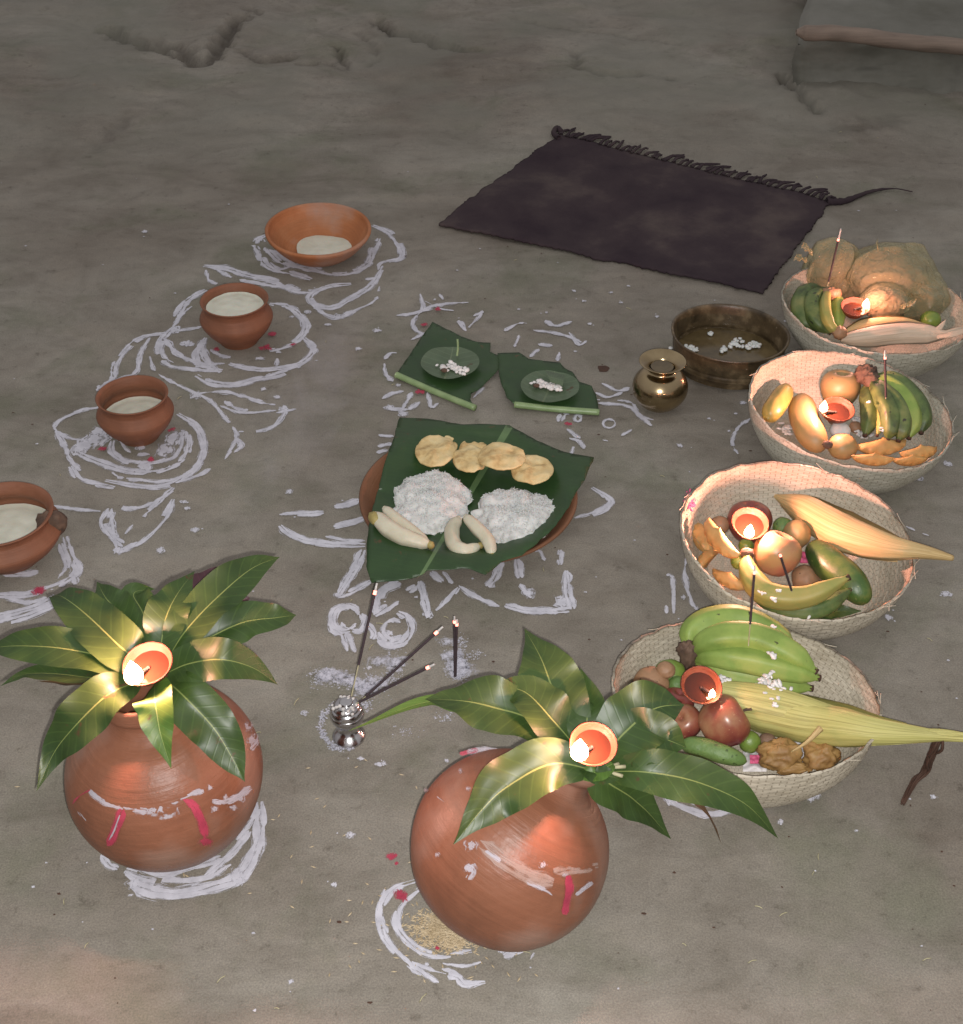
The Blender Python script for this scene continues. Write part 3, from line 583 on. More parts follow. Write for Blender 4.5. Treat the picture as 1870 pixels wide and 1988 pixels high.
# white powder
mb = MB()
def powder(r, cx, cy, sx, sy, n, lo=.0005, hi=.0022):
    for _ in range(n):
        p = P(r, random.gauss(cx, sx), random.gauss(cy, sy)); dab(mb, p.x, p.y, random.uniform(lo, hi)*random.random()**.6, gmap, random.uniform(.8, 1.5))
for a in ((250, 960, 55, 50, 170), (400, 975, 70, 30, 130), (560, 1010, 80, 40, 150), (700, 1040, 70, 60, 140), (880, 840, 50, 70, 90), (850, 970, 40, 30, 120), (1400, 850, 40, 70, 420), (1430, 690, 22, 40, 110), (1420, 950, 35, 20, 160), (1560, 780, 35, 20, 60), (1310, 1290, 40, 20, 50), (980, 1420, 60, 30, 40), (640, 1200, 30, 30, 120)):
    powder('D', *a)
for k in range(420):
    a = random.uniform(1.3, 4.9); powder('D', 480+math.cos(a)*215, 1370+math.sin(a)*190, 14, 14, 1, .001, .003)
for _ in range(70):
    x, y = random.choice(((300, 960), (420, 980), (560, 1000), (700, 1040), (880, 850), (1410, 800), (1430, 900), (640, 1090)))
    powder('D', x, y, 50, 30, 1, .006, .014)
tag(mb.build('white_powder', MT['powder']), 'loose white flour powder sprinkled around the incense holder', 'powder', kind='stuff')
# ------------------------------------------------------------------ rug
def rug():
    a, b, c, d = [G(*q) for q in ((852, 441), (1083, 266), (1612, 396), (1481, 572))]
    root = thing('rug', (a+b+c+d)/4, 'dark purple-black fringed rug lying behind the brass pot', 'rug')
    def pt(u, v, top=True):
        p = a.lerp(d, u).lerp(b.lerp(c, u), v)
        e = .007
        p = p+Vector((0, 0, .008+.005*nz(p, 9)+.012*max(0, nz(p, 3.4, 4)))) + Vector((e*noise.noise(Vector((u*9, v*9, 1))), e*1.4*noise.noise(Vector((u*11, v*11, 5))), 0))
        if v < .01 or u < .01 or u > .99: p += Vector((random.uniform(-.002, .002), random.uniform(-.003, .003), 0))
        return p
    g = grid(lambda u, v: pt(u, v), 110, 80)
    o = mk('woven_cloth', *g[:2], MT['rug'], root, g[2])
    sm = o.modifiers.new('s', 'SOLIDIFY'); sm.thickness = .005; sm.offset = -1
    mb = MB()
    for k in range(46):
        u = (k+random.uniform(.1, .9))/46; p = pt(u, 1); q = pt(min(1, u+.01), 1)
        up = (b-a).normalized(); sd = (c-b).normalized(); l = random.uniform(.035, .066); s = random.uniform(-.15, .75)
        pts = [p-up*.004, p+up*l*.4+sd*l*.15*s+Vector((0, 0, .002)), p+up*l*.75+sd*l*.5*s-Vector((0, 0, .001)), p+up*l*random.uniform(.85, 1.05)+sd*l*random.uniform(.5, 1.1)*s-Vector((0, 0, .003))]
        for _t in range(2):
            mb.add(sweep([q_+Vector((random.gauss(0, .0025), random.gauss(0, .0025), 0)) for q_ in pts], lambda t: .0038*(1-.5*t), 6, 10, sec=lambda a_, v: 1+.35*nz((v*9, a_, 0))))
    pts = [G(*q, .006) for q in ((1605, 392), (1640, 390), (1690, 372), (1735, 366), (1772, 372))]
    mb.add(sweep(pts, lambda t: lerp(.010, .0015, min(1, t*1.3)), 8, 30, sec=lambda a_, v: 1+.4*nz((a_, v*30, 0))))
    pts = [G(*q, .012) for q in ((1085, 268), (1075, 258), (1082, 248), (1090, 256))]
    mb.add(sweep(pts, lambda t: .007, 8, 12))
    mb.build('fringe', MT['rug'], root)
rug()
# raised mud plinth with a worn wooden edge at the far right corner
def VPl(x, y, Y): d = ray(x, y); return CAM+d*(Y/d.y)
YP = 3.66; x0 = VPl(1536, 190, YP).x; zt = VPl(1600, 92, YP).z
def pf(u, v):
    # v: up the front face, over the edge and back along the top
    x = lerp(x0, 3.2, u**1.2)
    s_ = v*3
    if s_ < 1: y, z = YP-.05*(1-s_)**2.2, lerp(-.03, zt, s_)
    elif s_ < 1.25: t = (s_-1)/.25*math.pi/2; y, z = YP+.03*(1-math.cos(t)), zt+.02*math.sin(t)
    else: y, z = YP+.03+(s_-1.25)/1.75*2.2, zt+.02
    e = max(0, 1-u/.02); y += .03*e; z -= .02*e if s_ > 1 else 0
    n_ = .024*fb((x, y, z*2), 4.5, 6, 5)
    return Vector((x+(y-YP)*x0/YP*1.02+.02*nz((y*3, z*9, 1), 1), y-n_, z+n_*.7))
def side(u, v):
    q = pf(0, v); return Vector((q.x+.03*nz((q.y*4, q.z*8, u*3), 1)*u, lerp(q.y, YP+2.2, u), lerp(q.z, min(q.z, q.z), u)))
mb = MB(); mb.add(grid(pf, 150, 120))
mb.add(grid(lambda u, v: Vector((x0+.03+.025*nz((u*9, v*4, 2), 1)-.03*(1-v)+(.02+u*2.4)*x0/YP*1.02, YP+.02+u*2.4, lerp(-.05, zt+.004, v))), 90, 12))
MT['plinth'] = pm('plinth_mud', [(.3, (.10, .098, .078)), (.5, (.150, .148, .125)), (.7, (.195, .190, .165))], 4, .85, .7, 30, detail=9)
o = mb.build('mud_plinth', MT['plinth']); tag(o, 'raised grey-green mud plinth rising at the far right corner of the floor', 'plinth')
bm_ = sweep([VPl(1546, 62, YP-.02), VPl(1640, 66, YP-.025), VPl(1750, 80, YP-.02), VPl(1880, 92, YP-.025), VPl(2200, 120, YP-.02)], lambda t: .021*min(1, .35+t*14), 14, 90, sec=lambda a_, v: 1+.18*nz((math.cos(a_)*1.2, math.sin(a_)*1.2, v*10), 1, 4))
tag(mk('wooden_edging', bm_[0], bm_[1], MT['wood'], None, bm_[2]), 'weathered pale wooden edging along the top of the mud plinth', 'beam')

# ------------------------------------------------------------------ oil lamps
def flame_mesh(p, h, lean=(0, 0)):
    def fn(u, v):
        a = 2*math.pi*u; r = h*.34*math.sin(math.pi*min(1, v**.62))**.9*(1-.25*v)+1e-5
        return p+Vector((math.cos(a)*r+lean[0]*v*v*h, math.sin(a)*r+lean[1]*v*v*h, v*h))
    return grid(fn, 16, 18, True)
def diya(c, r, ax, fdir, power, label, h=.020, fdist=.62, mat='clay_lamp', lz=1.3):
    """c = centre of the rim; ax = axis of the bowl; fdir = angle of the wick in the rim plane"""
    ax = Vector(ax).normalized(); M = axmat(ax)
    root = thing('oil_lamp', c-ax*r*.75, label, 'oil lamp', 'small clay oil lamps')
    pr = [(0, -.76), (.30, -.75), (.48, -.70), (.70, -.50), (.90, -.18), (1.0, .02), (.985, .06), (.94, .05), (.84, -.16), (.62, -.42), (.35, -.55), (0, -.58)]
    def fn(u, v):
        g = curve([Vector((q[0], q[1], 0)) for q in pr], 44)[round(v*44)]; a = 2*math.pi*u
        d = math.cos(a-fdir); k = 1+.10*max(0, d)**6
        return c+M @ Vector((math.cos(a)*g.x*r*k, math.sin(a)*g.x*r*k, g.y*r))
    g = grid(fn, 44, 44, True); mk('bowl', g[0], g[1], MT[mat], root, g[2])
    g = lathe([(0, -.26*r), (.4*r, -.26*r), (.765*r, -.255*r)], c, ax, 36); mk('oil', g[0], g[1], MT['oil'], root, g[2])
    d = M @ Vector((math.cos(fdir), math.sin(fdir), 0)); e = c+d*r*fdist+ax*r*(.10 if fdist > .85 else -.12)
    g = sweep([c+d*r*.05-ax*r*.24, c+d*r*min(.75, fdist*.8)-ax*r*.02, e], lambda t: .0022, 8, 10); mk('wick', g[0], g[1], MT['wick'], root, g[2])
    g = flame_mesh(e-Vector((0, 0, .002)), h); f = mk('flame', g[0], g[1], MT['flame'], root, g[2]); f.visible_shadow = True
    l = bpy.data.lights.new('flame_light', 'POINT'); l.energy = power; l.color = (1, .40, .30); l.shadow_soft_size = h*.22
    lo = bpy.data.objects.new('flame_light', l); C.objects.link(lo); lo.parent = root; lo.location = e+Vector((0, 0, h*lz))-_off(root)
    f.visible_shadow = False
    return root
# ------------------------------------------------------------------ leaves
def leaf(root, pts, wd, m='leaf', up=(0, -.35, 1), fold=.22, wave=.13, tipk=5, sag=0, seed=None, name='leaf', pw=.72):
    seed = random.uniform(0, 50) if seed is None else seed; c = curve(pts, 36); n = 36; upv = Vector(up).normalized()
    def fn(u, v):
        k = round(v*n); T = (c[min(k+1, n)]-c[max(k-1, 0)]).normalized(); S = T.cross(upv)
        S = S.normalized() if S.length > 1e-4 else Vector((1, 0, 0)); S = Matrix.Rotation(.45*math.sin(seed*3.7)*v*v+.12*math.sin(seed*5.1+v*7), 3, T) @ S; N = S.cross(T); s = u*2-1
        h = .76*wd/2*(math.sin(math.pi*v**pw)**.85 if 0 < v < 1 else 0)*(1-v**tipk*.6)+.0012*(1-v)
        h *= 1+.07*noise.noise(Vector((v*6, (s > 0)*5+seed, 0)))
        wv = wave*h*abs(s)**1.6*(math.sin(v*15+seed*(1 if s > 0 else 1.7))+.5*math.sin(v*29+seed))
        return c[k]+S*s*h+N*(fold*abs(s)*h+wv+.05*h*noise.noise(Vector((s*2, v*5, seed))))
    g = grid(fn, 14, 36); return mk(name, g[0], g[1], MT[m], root, g[2])
def lv(r, *pts): return [P(r, x, y, z) for x, y, z in pts]
# ------------------------------------------------------------------ big water pots
POT = [(0, -.93), (.25, -.91), (.5, -.82), (.75, -.63), (.93, -.33), (1.0, 0), (.95, .32), (.80, .60), (.60, .79), (.42, .87), (.33, .95), (.31, 1.04), (.36, 1.08), (.41, 1.15), (.42, 1.25), (.415, 1.32), (.385, 1.335), (.34, 1.28), (.29, 1.15), (.27, .98), (.27, .80)]
def water_pot(c, R, ax, label, marks, pwash):
    ax = Vector(ax).normalized(); M = axmat(ax)
    root = thing('water_pot', Vector((c.x, c.y, max(0, c.z-R*.93))), label, 'clay pot')
    g = lathe([(a*R, b*R) for a, b in POT], c, ax, 96, .012, 3, 4); mk('pot_body', g[0], g[1], MT['clay_pot'], root, g[2])
    Mi = M.transposed()
    def onpot(x, y, lift):                     # a place on the pot's skin as seen at (x, y)
        o = Mi @ (CAM-c); d = Mi @ ray(x, y).normalized(); sz = .93
        o2 = Vector((o.x, o.y, o.z/sz)); d2 = Vector((d.x, d.y, d.z/sz)); aa = d2.dot(d2); bb = 2*o2.dot(d2); R2 = R*1.003; cc = o2.dot(o2)-R2*R2
        D = bb*bb-4*aa*cc
        t = (-bb-math.sqrt(max(0, D)))/(2*aa); p = o+d*t; n = Vector((p.x, p.y, p.z/sz/sz)).normalized()
        return c+M @ (p+n*(.0012+lift*.3))
    for nm, mt, lst in marks:
        for it in lst:
            mb = MB(); r, wd, pts = it[:3]; k = REG[r][2]
            if isinstance(pts[0], (int, float)):
                q = px(r, *pts); dab(mb, q[0], q[1], wd*k, onpot, it[3] if len(it) > 3 else 1)
            else:
                stroke(mb, [Vector(px(r, *a)) for a in pts], wd*k, onpot, it[3] if len(it) > 3 else 3, it[4] if len(it) > 4 else .0, step=1.4, rag=1, fs=1/1650.)
            if len(mb.V) > 3: mb.build(nm, MT[mt], root)
    return root
MT['wash'] = soften(pm('lime_wash', [(.3, (.36, .24, .19)), (.7, (.42, .33, .30))], 60, .8), 90., 1.6, .8, .6, .7)
MT['smear'] = soften(pm('paste_smear', [(.3, (.40, .38, .42)), (.7, (.52, .50, .56))], 60, .8), 160., 2.2, .95, .66, 1.0)
cL = G(321, 1503, .116)
water_pot(cL, .1195, (-.05, 0, 1), 'round terracotta water pot with red streaks, standing upright on the left under a lit lamp', [
 ('paste_smear', 'smear', [('E', 36, [(470, 1345), (540, 1395), (640, 1435)], 4), ('E', 34, [(640, 1430), (760, 1450)], 3), ('E', 34, [(880, 1400), (960, 1380), (1050, 1350)], 3), ('E', 24, [(1090, 1400), (1180, 1400), (1290, 1330)], 3), ('E', 60, (830, 1430), 1.5), ('E', 40, (860, 1380)), ('E', 26, (790, 1445), 1.5), ('E', 22, [(960, 1360), (1040, 1350)], 3),
   ('E', 18, (1240, 1385)), ('E', 14, (1160, 1378)), ('E', 12, (1200, 1430), 2), ('E', 16, (1100, 1440)), ('E', 14, [(1180, 1380), (1290, 1350)], 2), ('E', 12, [(410, 1450), (450, 1500)], 2), ('E', 30, (1300, 1090)), ('E', 24, (1270, 1020)), ('E', 20, [(1290, 1140), (1330, 1090)], 2),
   ('E', 16, (700, 1070), 3), ('E', 12, [(570, 1600), (600, 1540), (625, 1470)], 3), ('E', 14, (1080, 1330)), ('E', 10, (960, 1140)), ('E', 10, (690, 1305), 2)]),
 ('vermilion_mark', 'red', [('E', 20, [(480, 1345), (420, 1380), (385, 1420)], 3), ('E', 34, [(635, 1440), (605, 1530), (570, 1620)], 4), ('E', 16, (572, 1612), 1.2), ('E', 30, [(940, 1390), (1000, 1430), (1040, 1510), (1060, 1580)], 4), ('E', 22, (1055, 1600), 1.3), ('E', 12, (638, 1358)), ('E', 16, (980, 1415))])], None)
cR = G(988, 1649, .118)
water_pot(cR, .1165, (.53, .34, .82), 'round terracotta water pot leaning over to the right, its lower half bare orange clay', [
 ('paste_smear', 'smear', [('F', 26, [(640, 940), (665, 950), (650, 975)], 4), ('F', 16, (662, 940), 1.3), ('F', 18, (665, 855), 1.3), ('F', 12, [(860, 985), (905, 1010), (955, 1038)], 3), ('F', 16, [(865, 985), (930, 1015)], 2, .3), ('F', 12, [(1040, 1035), (1100, 990)], 3), ('F', 18, (680, 567), 1.5), ('F', 12, (670, 575)),
   ('F', 8, (655, 655)), ('F', 7, (628, 590)), ('F', 10, [(545, 680), (580, 705)], 2), ('F', 8, (545, 890)), ('F', 7, (505, 660)), ('F', 14, [(650, 525), (700, 515), (770, 520)], 3, .3), ('F', 14, (920, 832), 2), ('F', 14, (925, 928), 1), ('F', 10, (1000, 960), 1.6),
   ('F', 14, [(715, 880), (770, 915)], 3)]),
 ('lime_streak', 'wash', [('F', 44, [(690, 850), (780, 920), (860, 965), (960, 990)], 5, -.02), ('F', 30, [(830, 690), (900, 730), (960, 745)], 5, -.05), ('F', 26, [(960, 950), (1050, 940), (1120, 930)], 5, -.06)]),
 ('vermilion_mark', 'red', [('F', 20, [(1012, 965), (1018, 1010), (1010, 1060), (1000, 1105)], 4), ('F', 12, (1018, 1005), 1), ('F', 12, [(625, 530), (690, 515)], 3)])], None)
# ------------------------------------------------------------------ leaf sprigs in their necks
s = thing('mango_sprig', P('E', 790, 800, .26), 'fan of yellow-lit mango leaves spread around the lamp on the left pot', 'leaves', 'mango leaf sprigs in the two pots')
zz = .285
leaf(s, lv('E', (800, 720, zz), (745, 450, .30), (690, 330, .30), (800, 305, .31)), .055, pw=.8)
leaf(s, lv('E', (720, 640, zz), (610, 430, .30), (545, 350, .305), (500, 268, .30)), .062, seed=3)
leaf(s, lv('E', (760, 700, zz), (640, 620, .31), (460, 450, .32), (330, 350, .315), (268, 340, .30)), .075, tipk=14, seed=9)
leaf(s, lv('E', (760, 720, zz), (560, 660, .30), (300, 610, .305), (60, 600, .29), (-90, 620, .27)), .066, seed=5, tipk=9)
leaf(s, lv('E', (740, 740, zz-.01), (560, 770, .28), (300, 745, .275), (130, 745, .265), (0, 808, .25)), .044, m='leaf', seed=6, up=(0, .1, 1))
leaf(s, lv('E', (760, 745, zz-.01), (600, 790, .285), (400, 800, .27), (190, 780, .26)), .04, m='leaf_dry', seed=8, up=(.2, .7, 1))
leaf(s, lv('E', (860, 700, zz-.005), (960, 540, .30), (1120, 400, .30), (1230, 370, .29), (1290, 350, .29)), .09, m='leaf_purple', seed=2)
leaf(s, lv('E', (900, 640, zz-.005), (1000, 380, .29), (1100, 250, .285), (1180, 200, .28)), .06, m='leaf_purple', seed=4)
leaf(s, lv('E', (820, 700, zz), (850, 480, .32), (910, 340, .33), (1005, 212, .325)), .066, seed=12, pw=.85)
leaf(s, lv('E', (850, 690, zz), (960, 520, .315), (1120, 350, .33), (1300, 200, .33), (1445, 140, .32)), .072, seed=14, tipk=9, pw=.8)
leaf(s, lv('E', (870, 700, zz-.003), (1040, 580, .30), (1250, 480, .31), (1420, 455, .31), (1530, 440, .30)), .068, seed=16, tipk=12, pw=.85)
leaf(s, lv('E', (860, 740, zz), (980, 690, .30), (1140, 670, .31), (1300, 710, .29), (1435, 800, .26)), .066, seed=18, tipk=12, up=(0, -.6, 1))
leaf(s, lv('E', (850, 770, zz-.01), (950, 860, .28), (1100, 1020, .25), (1200, 1180, .22), (1265, 1302, .20)), .074, seed=21, up=(.1, -.6, 1), tipk=9)
leaf(s, lv('E', (800, 800, zz-.01), (800, 880, .297), (828, 1050, .27), (885, 1235, .235)), .060, seed=23, up=(0, -1, .8), pw=.62, m='leaf2')
leaf(s, lv('E', (720, 780, zz-.005), (560, 850, .29), (400, 1000, .26), (280, 1150, .22), (188, 1350, .19)), .072, seed=25, up=(-.1, -.6, 1), pw=.75)
diya(P('E', 765, 690, .318), .0285, (-.06, -.24, 1), -2.15, 2.5, 'small clay oil lamp burning brightly on top of the left water pot', h=.034, fdist=.84, lz=.8)
s = thing('mango_sprig', P('F', 1100, 600, .22), 'drooping dark green mango leaves spread from the neck of the leaning pot', 'leaves', 'mango leaf sprigs in the two pots')
zz = .235
leaf(s, lv('F', (1060, 540, zz), (870, 420, .27), (620, 350, .26), (480, 340, .25), (212, 442, .22)), .030, m='leaf2', seed=2, pw=1.3, up=(0, -.2, 1))
leaf(s, lv('F', (1075, 560, zz), (900, 410, .27), (750, 355, .28), (620, 330, .28), (495, 325, .27)), .086, seed=31, tipk=20, pw=.95)
leaf(s, lv('F', (1080, 540, zz), (960, 400, .28), (860, 300, .29), (740, 272, .28)), .075, seed=33, pw=.9, m='leaf')
leaf(s, lv('F', (1095, 560, zz), (1000, 400, .27), (950, 260, .29), (915, 170, .295), (858, 68, .29)), .098, seed=35, pw=.85)
leaf(s, lv('F', (1100, 540, zz), (1085, 420, .27), (1090, 320, .28), (1062, 210, .29)), .060, seed=37, m='leaf')
leaf(s, lv('F', (1110, 560, zz), (1160, 430, .26), (1190, 370, .27), (1180, 330, .27)), .085, seed=38, m='leaf')
leaf(s, lv('F', (1120, 570, zz), (1220, 450, .27), (1330, 360, .285), (1440, 345, .28)), .10, seed=39, tipk=16, pw=.95)
leaf(s, lv('F', (1120, 570, zz), (1230, 490, .26), (1340, 465, .275), (1448, 500, .26)), .088, seed=41, tipk=16, pw=1)
leaf(s, lv('F', (1120, 590, zz), (1300, 590, .26), (1480, 625, .25), (1660, 705, .22), (1782, 832, .16)), .070, seed=43, up=(.1, -.4, 1), pw=.85)
leaf(s, lv('F', (1120, 600, zz), (1330, 620, .22), (1430, 660, .18), (1520, 740, .14), (1578, 858, .09)), .036, seed=45, up=(.9, .3, .5), pw=1, m='leaf_dry')
leaf(s, lv('F', (1090, 590, zz), (1180, 640, .225), (1290, 720, .19), (1392, 835, .14)), .078, seed=47, up=(.1, -.5, 1))
leaf(s, lv('F', (1120, 585, .262), (960, 560, .275), (800, 640, .26), (700, 730, .245), (598, 855, .225)), .084, seed=49, up=(-.1, -.6, 1), pw=.85)
leaf(s, lv('F', (1075, 560, .262), (1110, 590, .266), (1160, 605, .262), (1215, 612, .255)), .034, seed=61)
leaf(s, lv('F', (1180, 560, .262), (1130, 585, .266), (1085, 600, .264), (1040, 610, .258)), .030, seed=63, m='leaf2')
mb = MB()
for a, b, c_ in (((1000, 480), (1040, 540), (1085, 590)), ((985, 510), (1030, 560), (1090, 600)), ((1100, 590), (1160, 590), (1215, 605)), ((1080, 575), (1130, 575), (1225, 570)), ((1100, 600), (1150, 580), (1200, 560)), ((900, 400), (990, 500), (1060, 575))):
    mb.add(sweep(lv('F', (*a, .262), (*b, .262), (*c_, .258)), lambda t: .0022, 7, 10))
mb.build('stalks', MT['stick'], s)
diya(P('F', 1110, 488, .300), .0262, (.10, -.30, 1), -2.4, 1.6, 'small clay oil lamp burning on the neck of the leaning pot', h=.031, fdist=.82, lz=.8)

# ------------------------------------------------------------------ milk cups and the wide bowl
def cup(px0, R, H_, fill, label, darkish=False):
    c = G(*px0, 0)
    root = thing('milk_cup', c, label, 'clay cup', 'terracotta cups of milk on white drawings')
    pr = [(0, .002), (.45, .0), (.52, .01), (.60, .10), (.86, .34), (1.0, .56), (.96, .68), (.86, .78), (.84, .84), (.87, .94), (.93, 1.0), (.90, 1.015), (.84, .97), (.79, .84), (.82, .74), (.91, .60), (.86, .42), (.6, .2), (0, .14)]
    g = lathe([(a*R, b*H_) for a, b in pr], c, (0, 0, 1), 72, .012, px0[0], 4); mk('cup_body', g[0], g[1], MT['clay'], root, g[2])
    rr = R*prof([(0, .55), (.3, .72), (.42, .84), (.60, .90), (.74, .81), (.84, .78), (1, .86)], fill)
    def fn(u, v):
        r = v*rr+1e-5; a = 2*math.pi*u
        return c+Vector((math.cos(a)*r, math.sin(a)*r, fill*H_+.0012*nz((math.cos(a)*r, math.sin(a)*r, 0), 60)+(.002 if v > .93 else 0)))
    g = grid(fn, 48, 14, True); mk('milk', g[0], g[1], MT['milk'], root, g[2])
    if darkish:
        g = ball(P('A', 222, 1478, .062), (.024, .014, .024), n=14, amp=.2, s=2); mk('dark_lump', g[0], g[1], MT['stem_dark'], root, g[2])  # dark lump at the right of the cup's rim
    return root
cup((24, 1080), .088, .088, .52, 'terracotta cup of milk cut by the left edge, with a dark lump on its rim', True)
cup((272, 846), .0675, .088, .50, 'terracotta cup half full of milk, second from the left edge')
cup((465, 661), .0715, .092, .83, 'terracotta cup filled high with milk, nearest the wide bowl')
c = G(621, 492)
s = thing('milk_bowl', c, 'wide shallow terracotta bowl with a little milk in the bottom', 'clay bowl')
R = .114; H_ = .062
g = lathe([(a*R, b*H_) for a, b in [(0, 0), (.42, 0), (.55, .06), (.78, .38), (.96, .78), (1.01, .93), (1.0, 1.0), (.95, 1.0), (.90, .8), (.72, .42), (.52, .14), (0, .08)]], c, (.02, -.06, 1), 80, .01, 1, 4); mk('bowl', g[0], g[1], MT['clay_bowl'], s, g[2])
def fn(u, v):
    a = 2*math.pi*u; r = v*.066*(1+.08*math.sin(a*3+1))+1e-5
    return c+Vector((.012+math.cos(a)*r, -.002+math.sin(a)*r*.95, .0135+.0009*nz((math.cos(a)*r, math.sin(a)*r, 0), 70)))
g = grid(fn, 48, 12, True); mk('milk', g[0], g[1], MT['milk'], s, g[2])

# ------------------------------------------------------------------ plate, leaf, food
c = G(909, 990)
g = lathe([(0, .004), (.12, .004), (.155, .012), (.176, .030), (.181, .033), (.176, .036), (.150, .018), (.12, .010), (0, .010)], c, (0, 0, 1), 90, .006, 2, 4)
tag(mk('clay_plate', g[0], g[1], MT['clay_dark'], None, g[2], at=c), 'dark terracotta plate hidden under the big banana leaf', 'plate')
def outline_sheet(name, label, cat, reg, pts, zf, m, mid, thick=.0010, parent=None, n=46, group=None, rib=None):
    """a cut sheet of leaf: outline in order; uv runs along its midrib; heights from zf(world point)"""
    q = [P(reg, x, y, 0) for x, y in pts]
    loop = []
    for a, b in zip(q, q[1:]+q[:1]):
        k = max(2, int((b-a).length/.010))
        for i in range(k):
            p = a.lerp(b, i/k); loop.append(p+Vector((.0018*nz(p, 60), .0018*nz(p, 60, 3), 0)))
    import bmesh
    bm = bmesh.new(); vs = [bm.verts.new(p) for p in loop]; bm.faces.new(vs)
    a, b = P(reg, *mid[0], 0), P(reg, *mid[1], 0); ax = (b-a).normalized(); sd = Vector((-ax.y, ax.x, 0)); Ls = (b-a).length
    # cut into a fine lattice
    lo = [min(p[i] for p in loop) for i in (0, 1)]; hi = [max(p[i] for p in loop) for i in (0, 1)]
    st = .011
    for i in (0, 1):
        t = lo[i]+st
        while t < hi[i]:
            nn = Vector((1, 0, 0)) if i == 0 else Vector((0, 1, 0)); cc_ = Vector((t, 0, 0)) if i == 0 else Vector((0, t, 0))
            bmesh.ops.bisect_plane(bm, geom=bm.verts[:]+bm.edges[:]+bm.faces[:], plane_co=cc_, plane_no=nn); t += st
    bmesh.ops.triangulate(bm, faces=bm.faces[:])
    bm.verts.ensure_lookup_table()
    V = [v.co.copy() for v in bm.verts]; F = [tuple(v.index for v in f.verts) for f in bm.faces]; bm.free()
    wd = max(abs((p-a).dot(sd)) for p in loop)
    UV = [tuple((.5+.5*(V[i]-a).dot(sd)/wd, (V[i]-a).dot(ax)/Ls) for i in f) for f in F]
    def raise_(v):                          # the outline was read off at floor level: settle it on what it lies on
        z = zf(v)
        for _ in range(4):
            p = CAM+(Vector((v.x, v.y, 0))-CAM)*((H-z)/H); z = zf(p)
        return CAM+(Vector((v.x, v.y, 0))-CAM)*((H-z)/H)
    V = [raise_(v) for v in V]
    o = mk(name, V, F, MT[m], parent, UV, at=V[0] if parent is None else None)
    sm = o.modifiers.new('s', 'SOLIDIFY'); sm.thickness = thick; sm.offset = -1
    if parent is None: tag(o, label, cat, group)
    return o
pc = G(909, 990)
def bz(p):
    d = (Vector((p.x, p.y, 0))-pc).length; base = .014+.029*min(1, max(0, (d-.11)/.055)) if d < .190 else max(.012, .043-.25*(d-.190))
    return base+.003*nz(p, 14)+.003*nz(p, 30, 2)
outline_sheet('banana_leaf', 'large dark green banana leaf laid over the clay plate under rice and puris', 'leaf', 'C',
 [(670, 88), (830, 95), (1000, 125), (1120, 122), (1255, 130), (1400, 210), (1540, 270), (1700, 300), (1650, 420), (1610, 475), (1570, 560), (1500, 660), (1380, 770), (1320, 815), (1210, 850), (1180, 880), (1125, 920), (1050, 892), (1000, 885), (900, 895), (820, 898), (790, 920), (720, 945), (600, 955), (522, 962), (500, 900), (497, 780), (510, 660), (535, 540), (560, 460), (590, 330), (640, 200)],
 bz, 'banana_leaf', ((1255, 130), (800, 900)))
def puri(r, x, y, rx, ry, z, label, rot=0, seed=0):
    c = P(r, x, y, z); a = W(r, x, y, rx, z); e = math.sin(math.radians(38.7)+math.atan((px(r, x, y)[1]-CY)/FP)); b = W(r, x, y, ry, z)/e
    def fn(u, v):
        t = 2*math.pi*u; k = math.sin(math.pi*v)**.55 if 0 < v < 1 else .01; q = math.cos(t)*k, math.sin(t)*k
        s_ = 1+.05*nz((math.cos(t), math.sin(t), seed), 1.5); top = -math.cos(math.pi*v)
        h = .006*top+(.006*nz((q[0], q[1], seed), 1.6)+.0025*nz((q[0], q[1], seed), 4) if True else 0)
        X_, Y_ = q[0]*a*s_, q[1]*b*s_
        return c+Vector((X_*math.cos(rot)-Y_*math.sin(rot), X_*math.sin(rot)+Y_*math.cos(rot), h))
    g = grid(fn, 40, 24, True); return tag(mk('puri', g[0], g[1], MT['puri'], None, g[2]), label, 'puri', 'fried puris in a row on the banana leaf')
puri('C', 905, 238, 72, 52, .035, 'pale puri tucked behind the leftmost puri of the row', 0, 3)
puri('C', 860, 262, 108, 82, .042, 'leftmost round golden puri in the row on the banana leaf', 0, 1)
puri('C', 1060, 255, 76, 50, .035, 'puri mostly hidden behind the second puri of the row', 0, 7)
puri('C', 1043, 305, 92, 70, .043, 'second puri from the left, overlapped by the browner one', .1, 2)
puri('C', 1212, 292, 128, 72, .054, 'browner wide puri lying third in the row with a torn edge', -.25, 5)
puri('C', 1372, 362, 112, 78, .045, 'rightmost puri with a small dark hole, beside the right rice mound', -.1, 6)
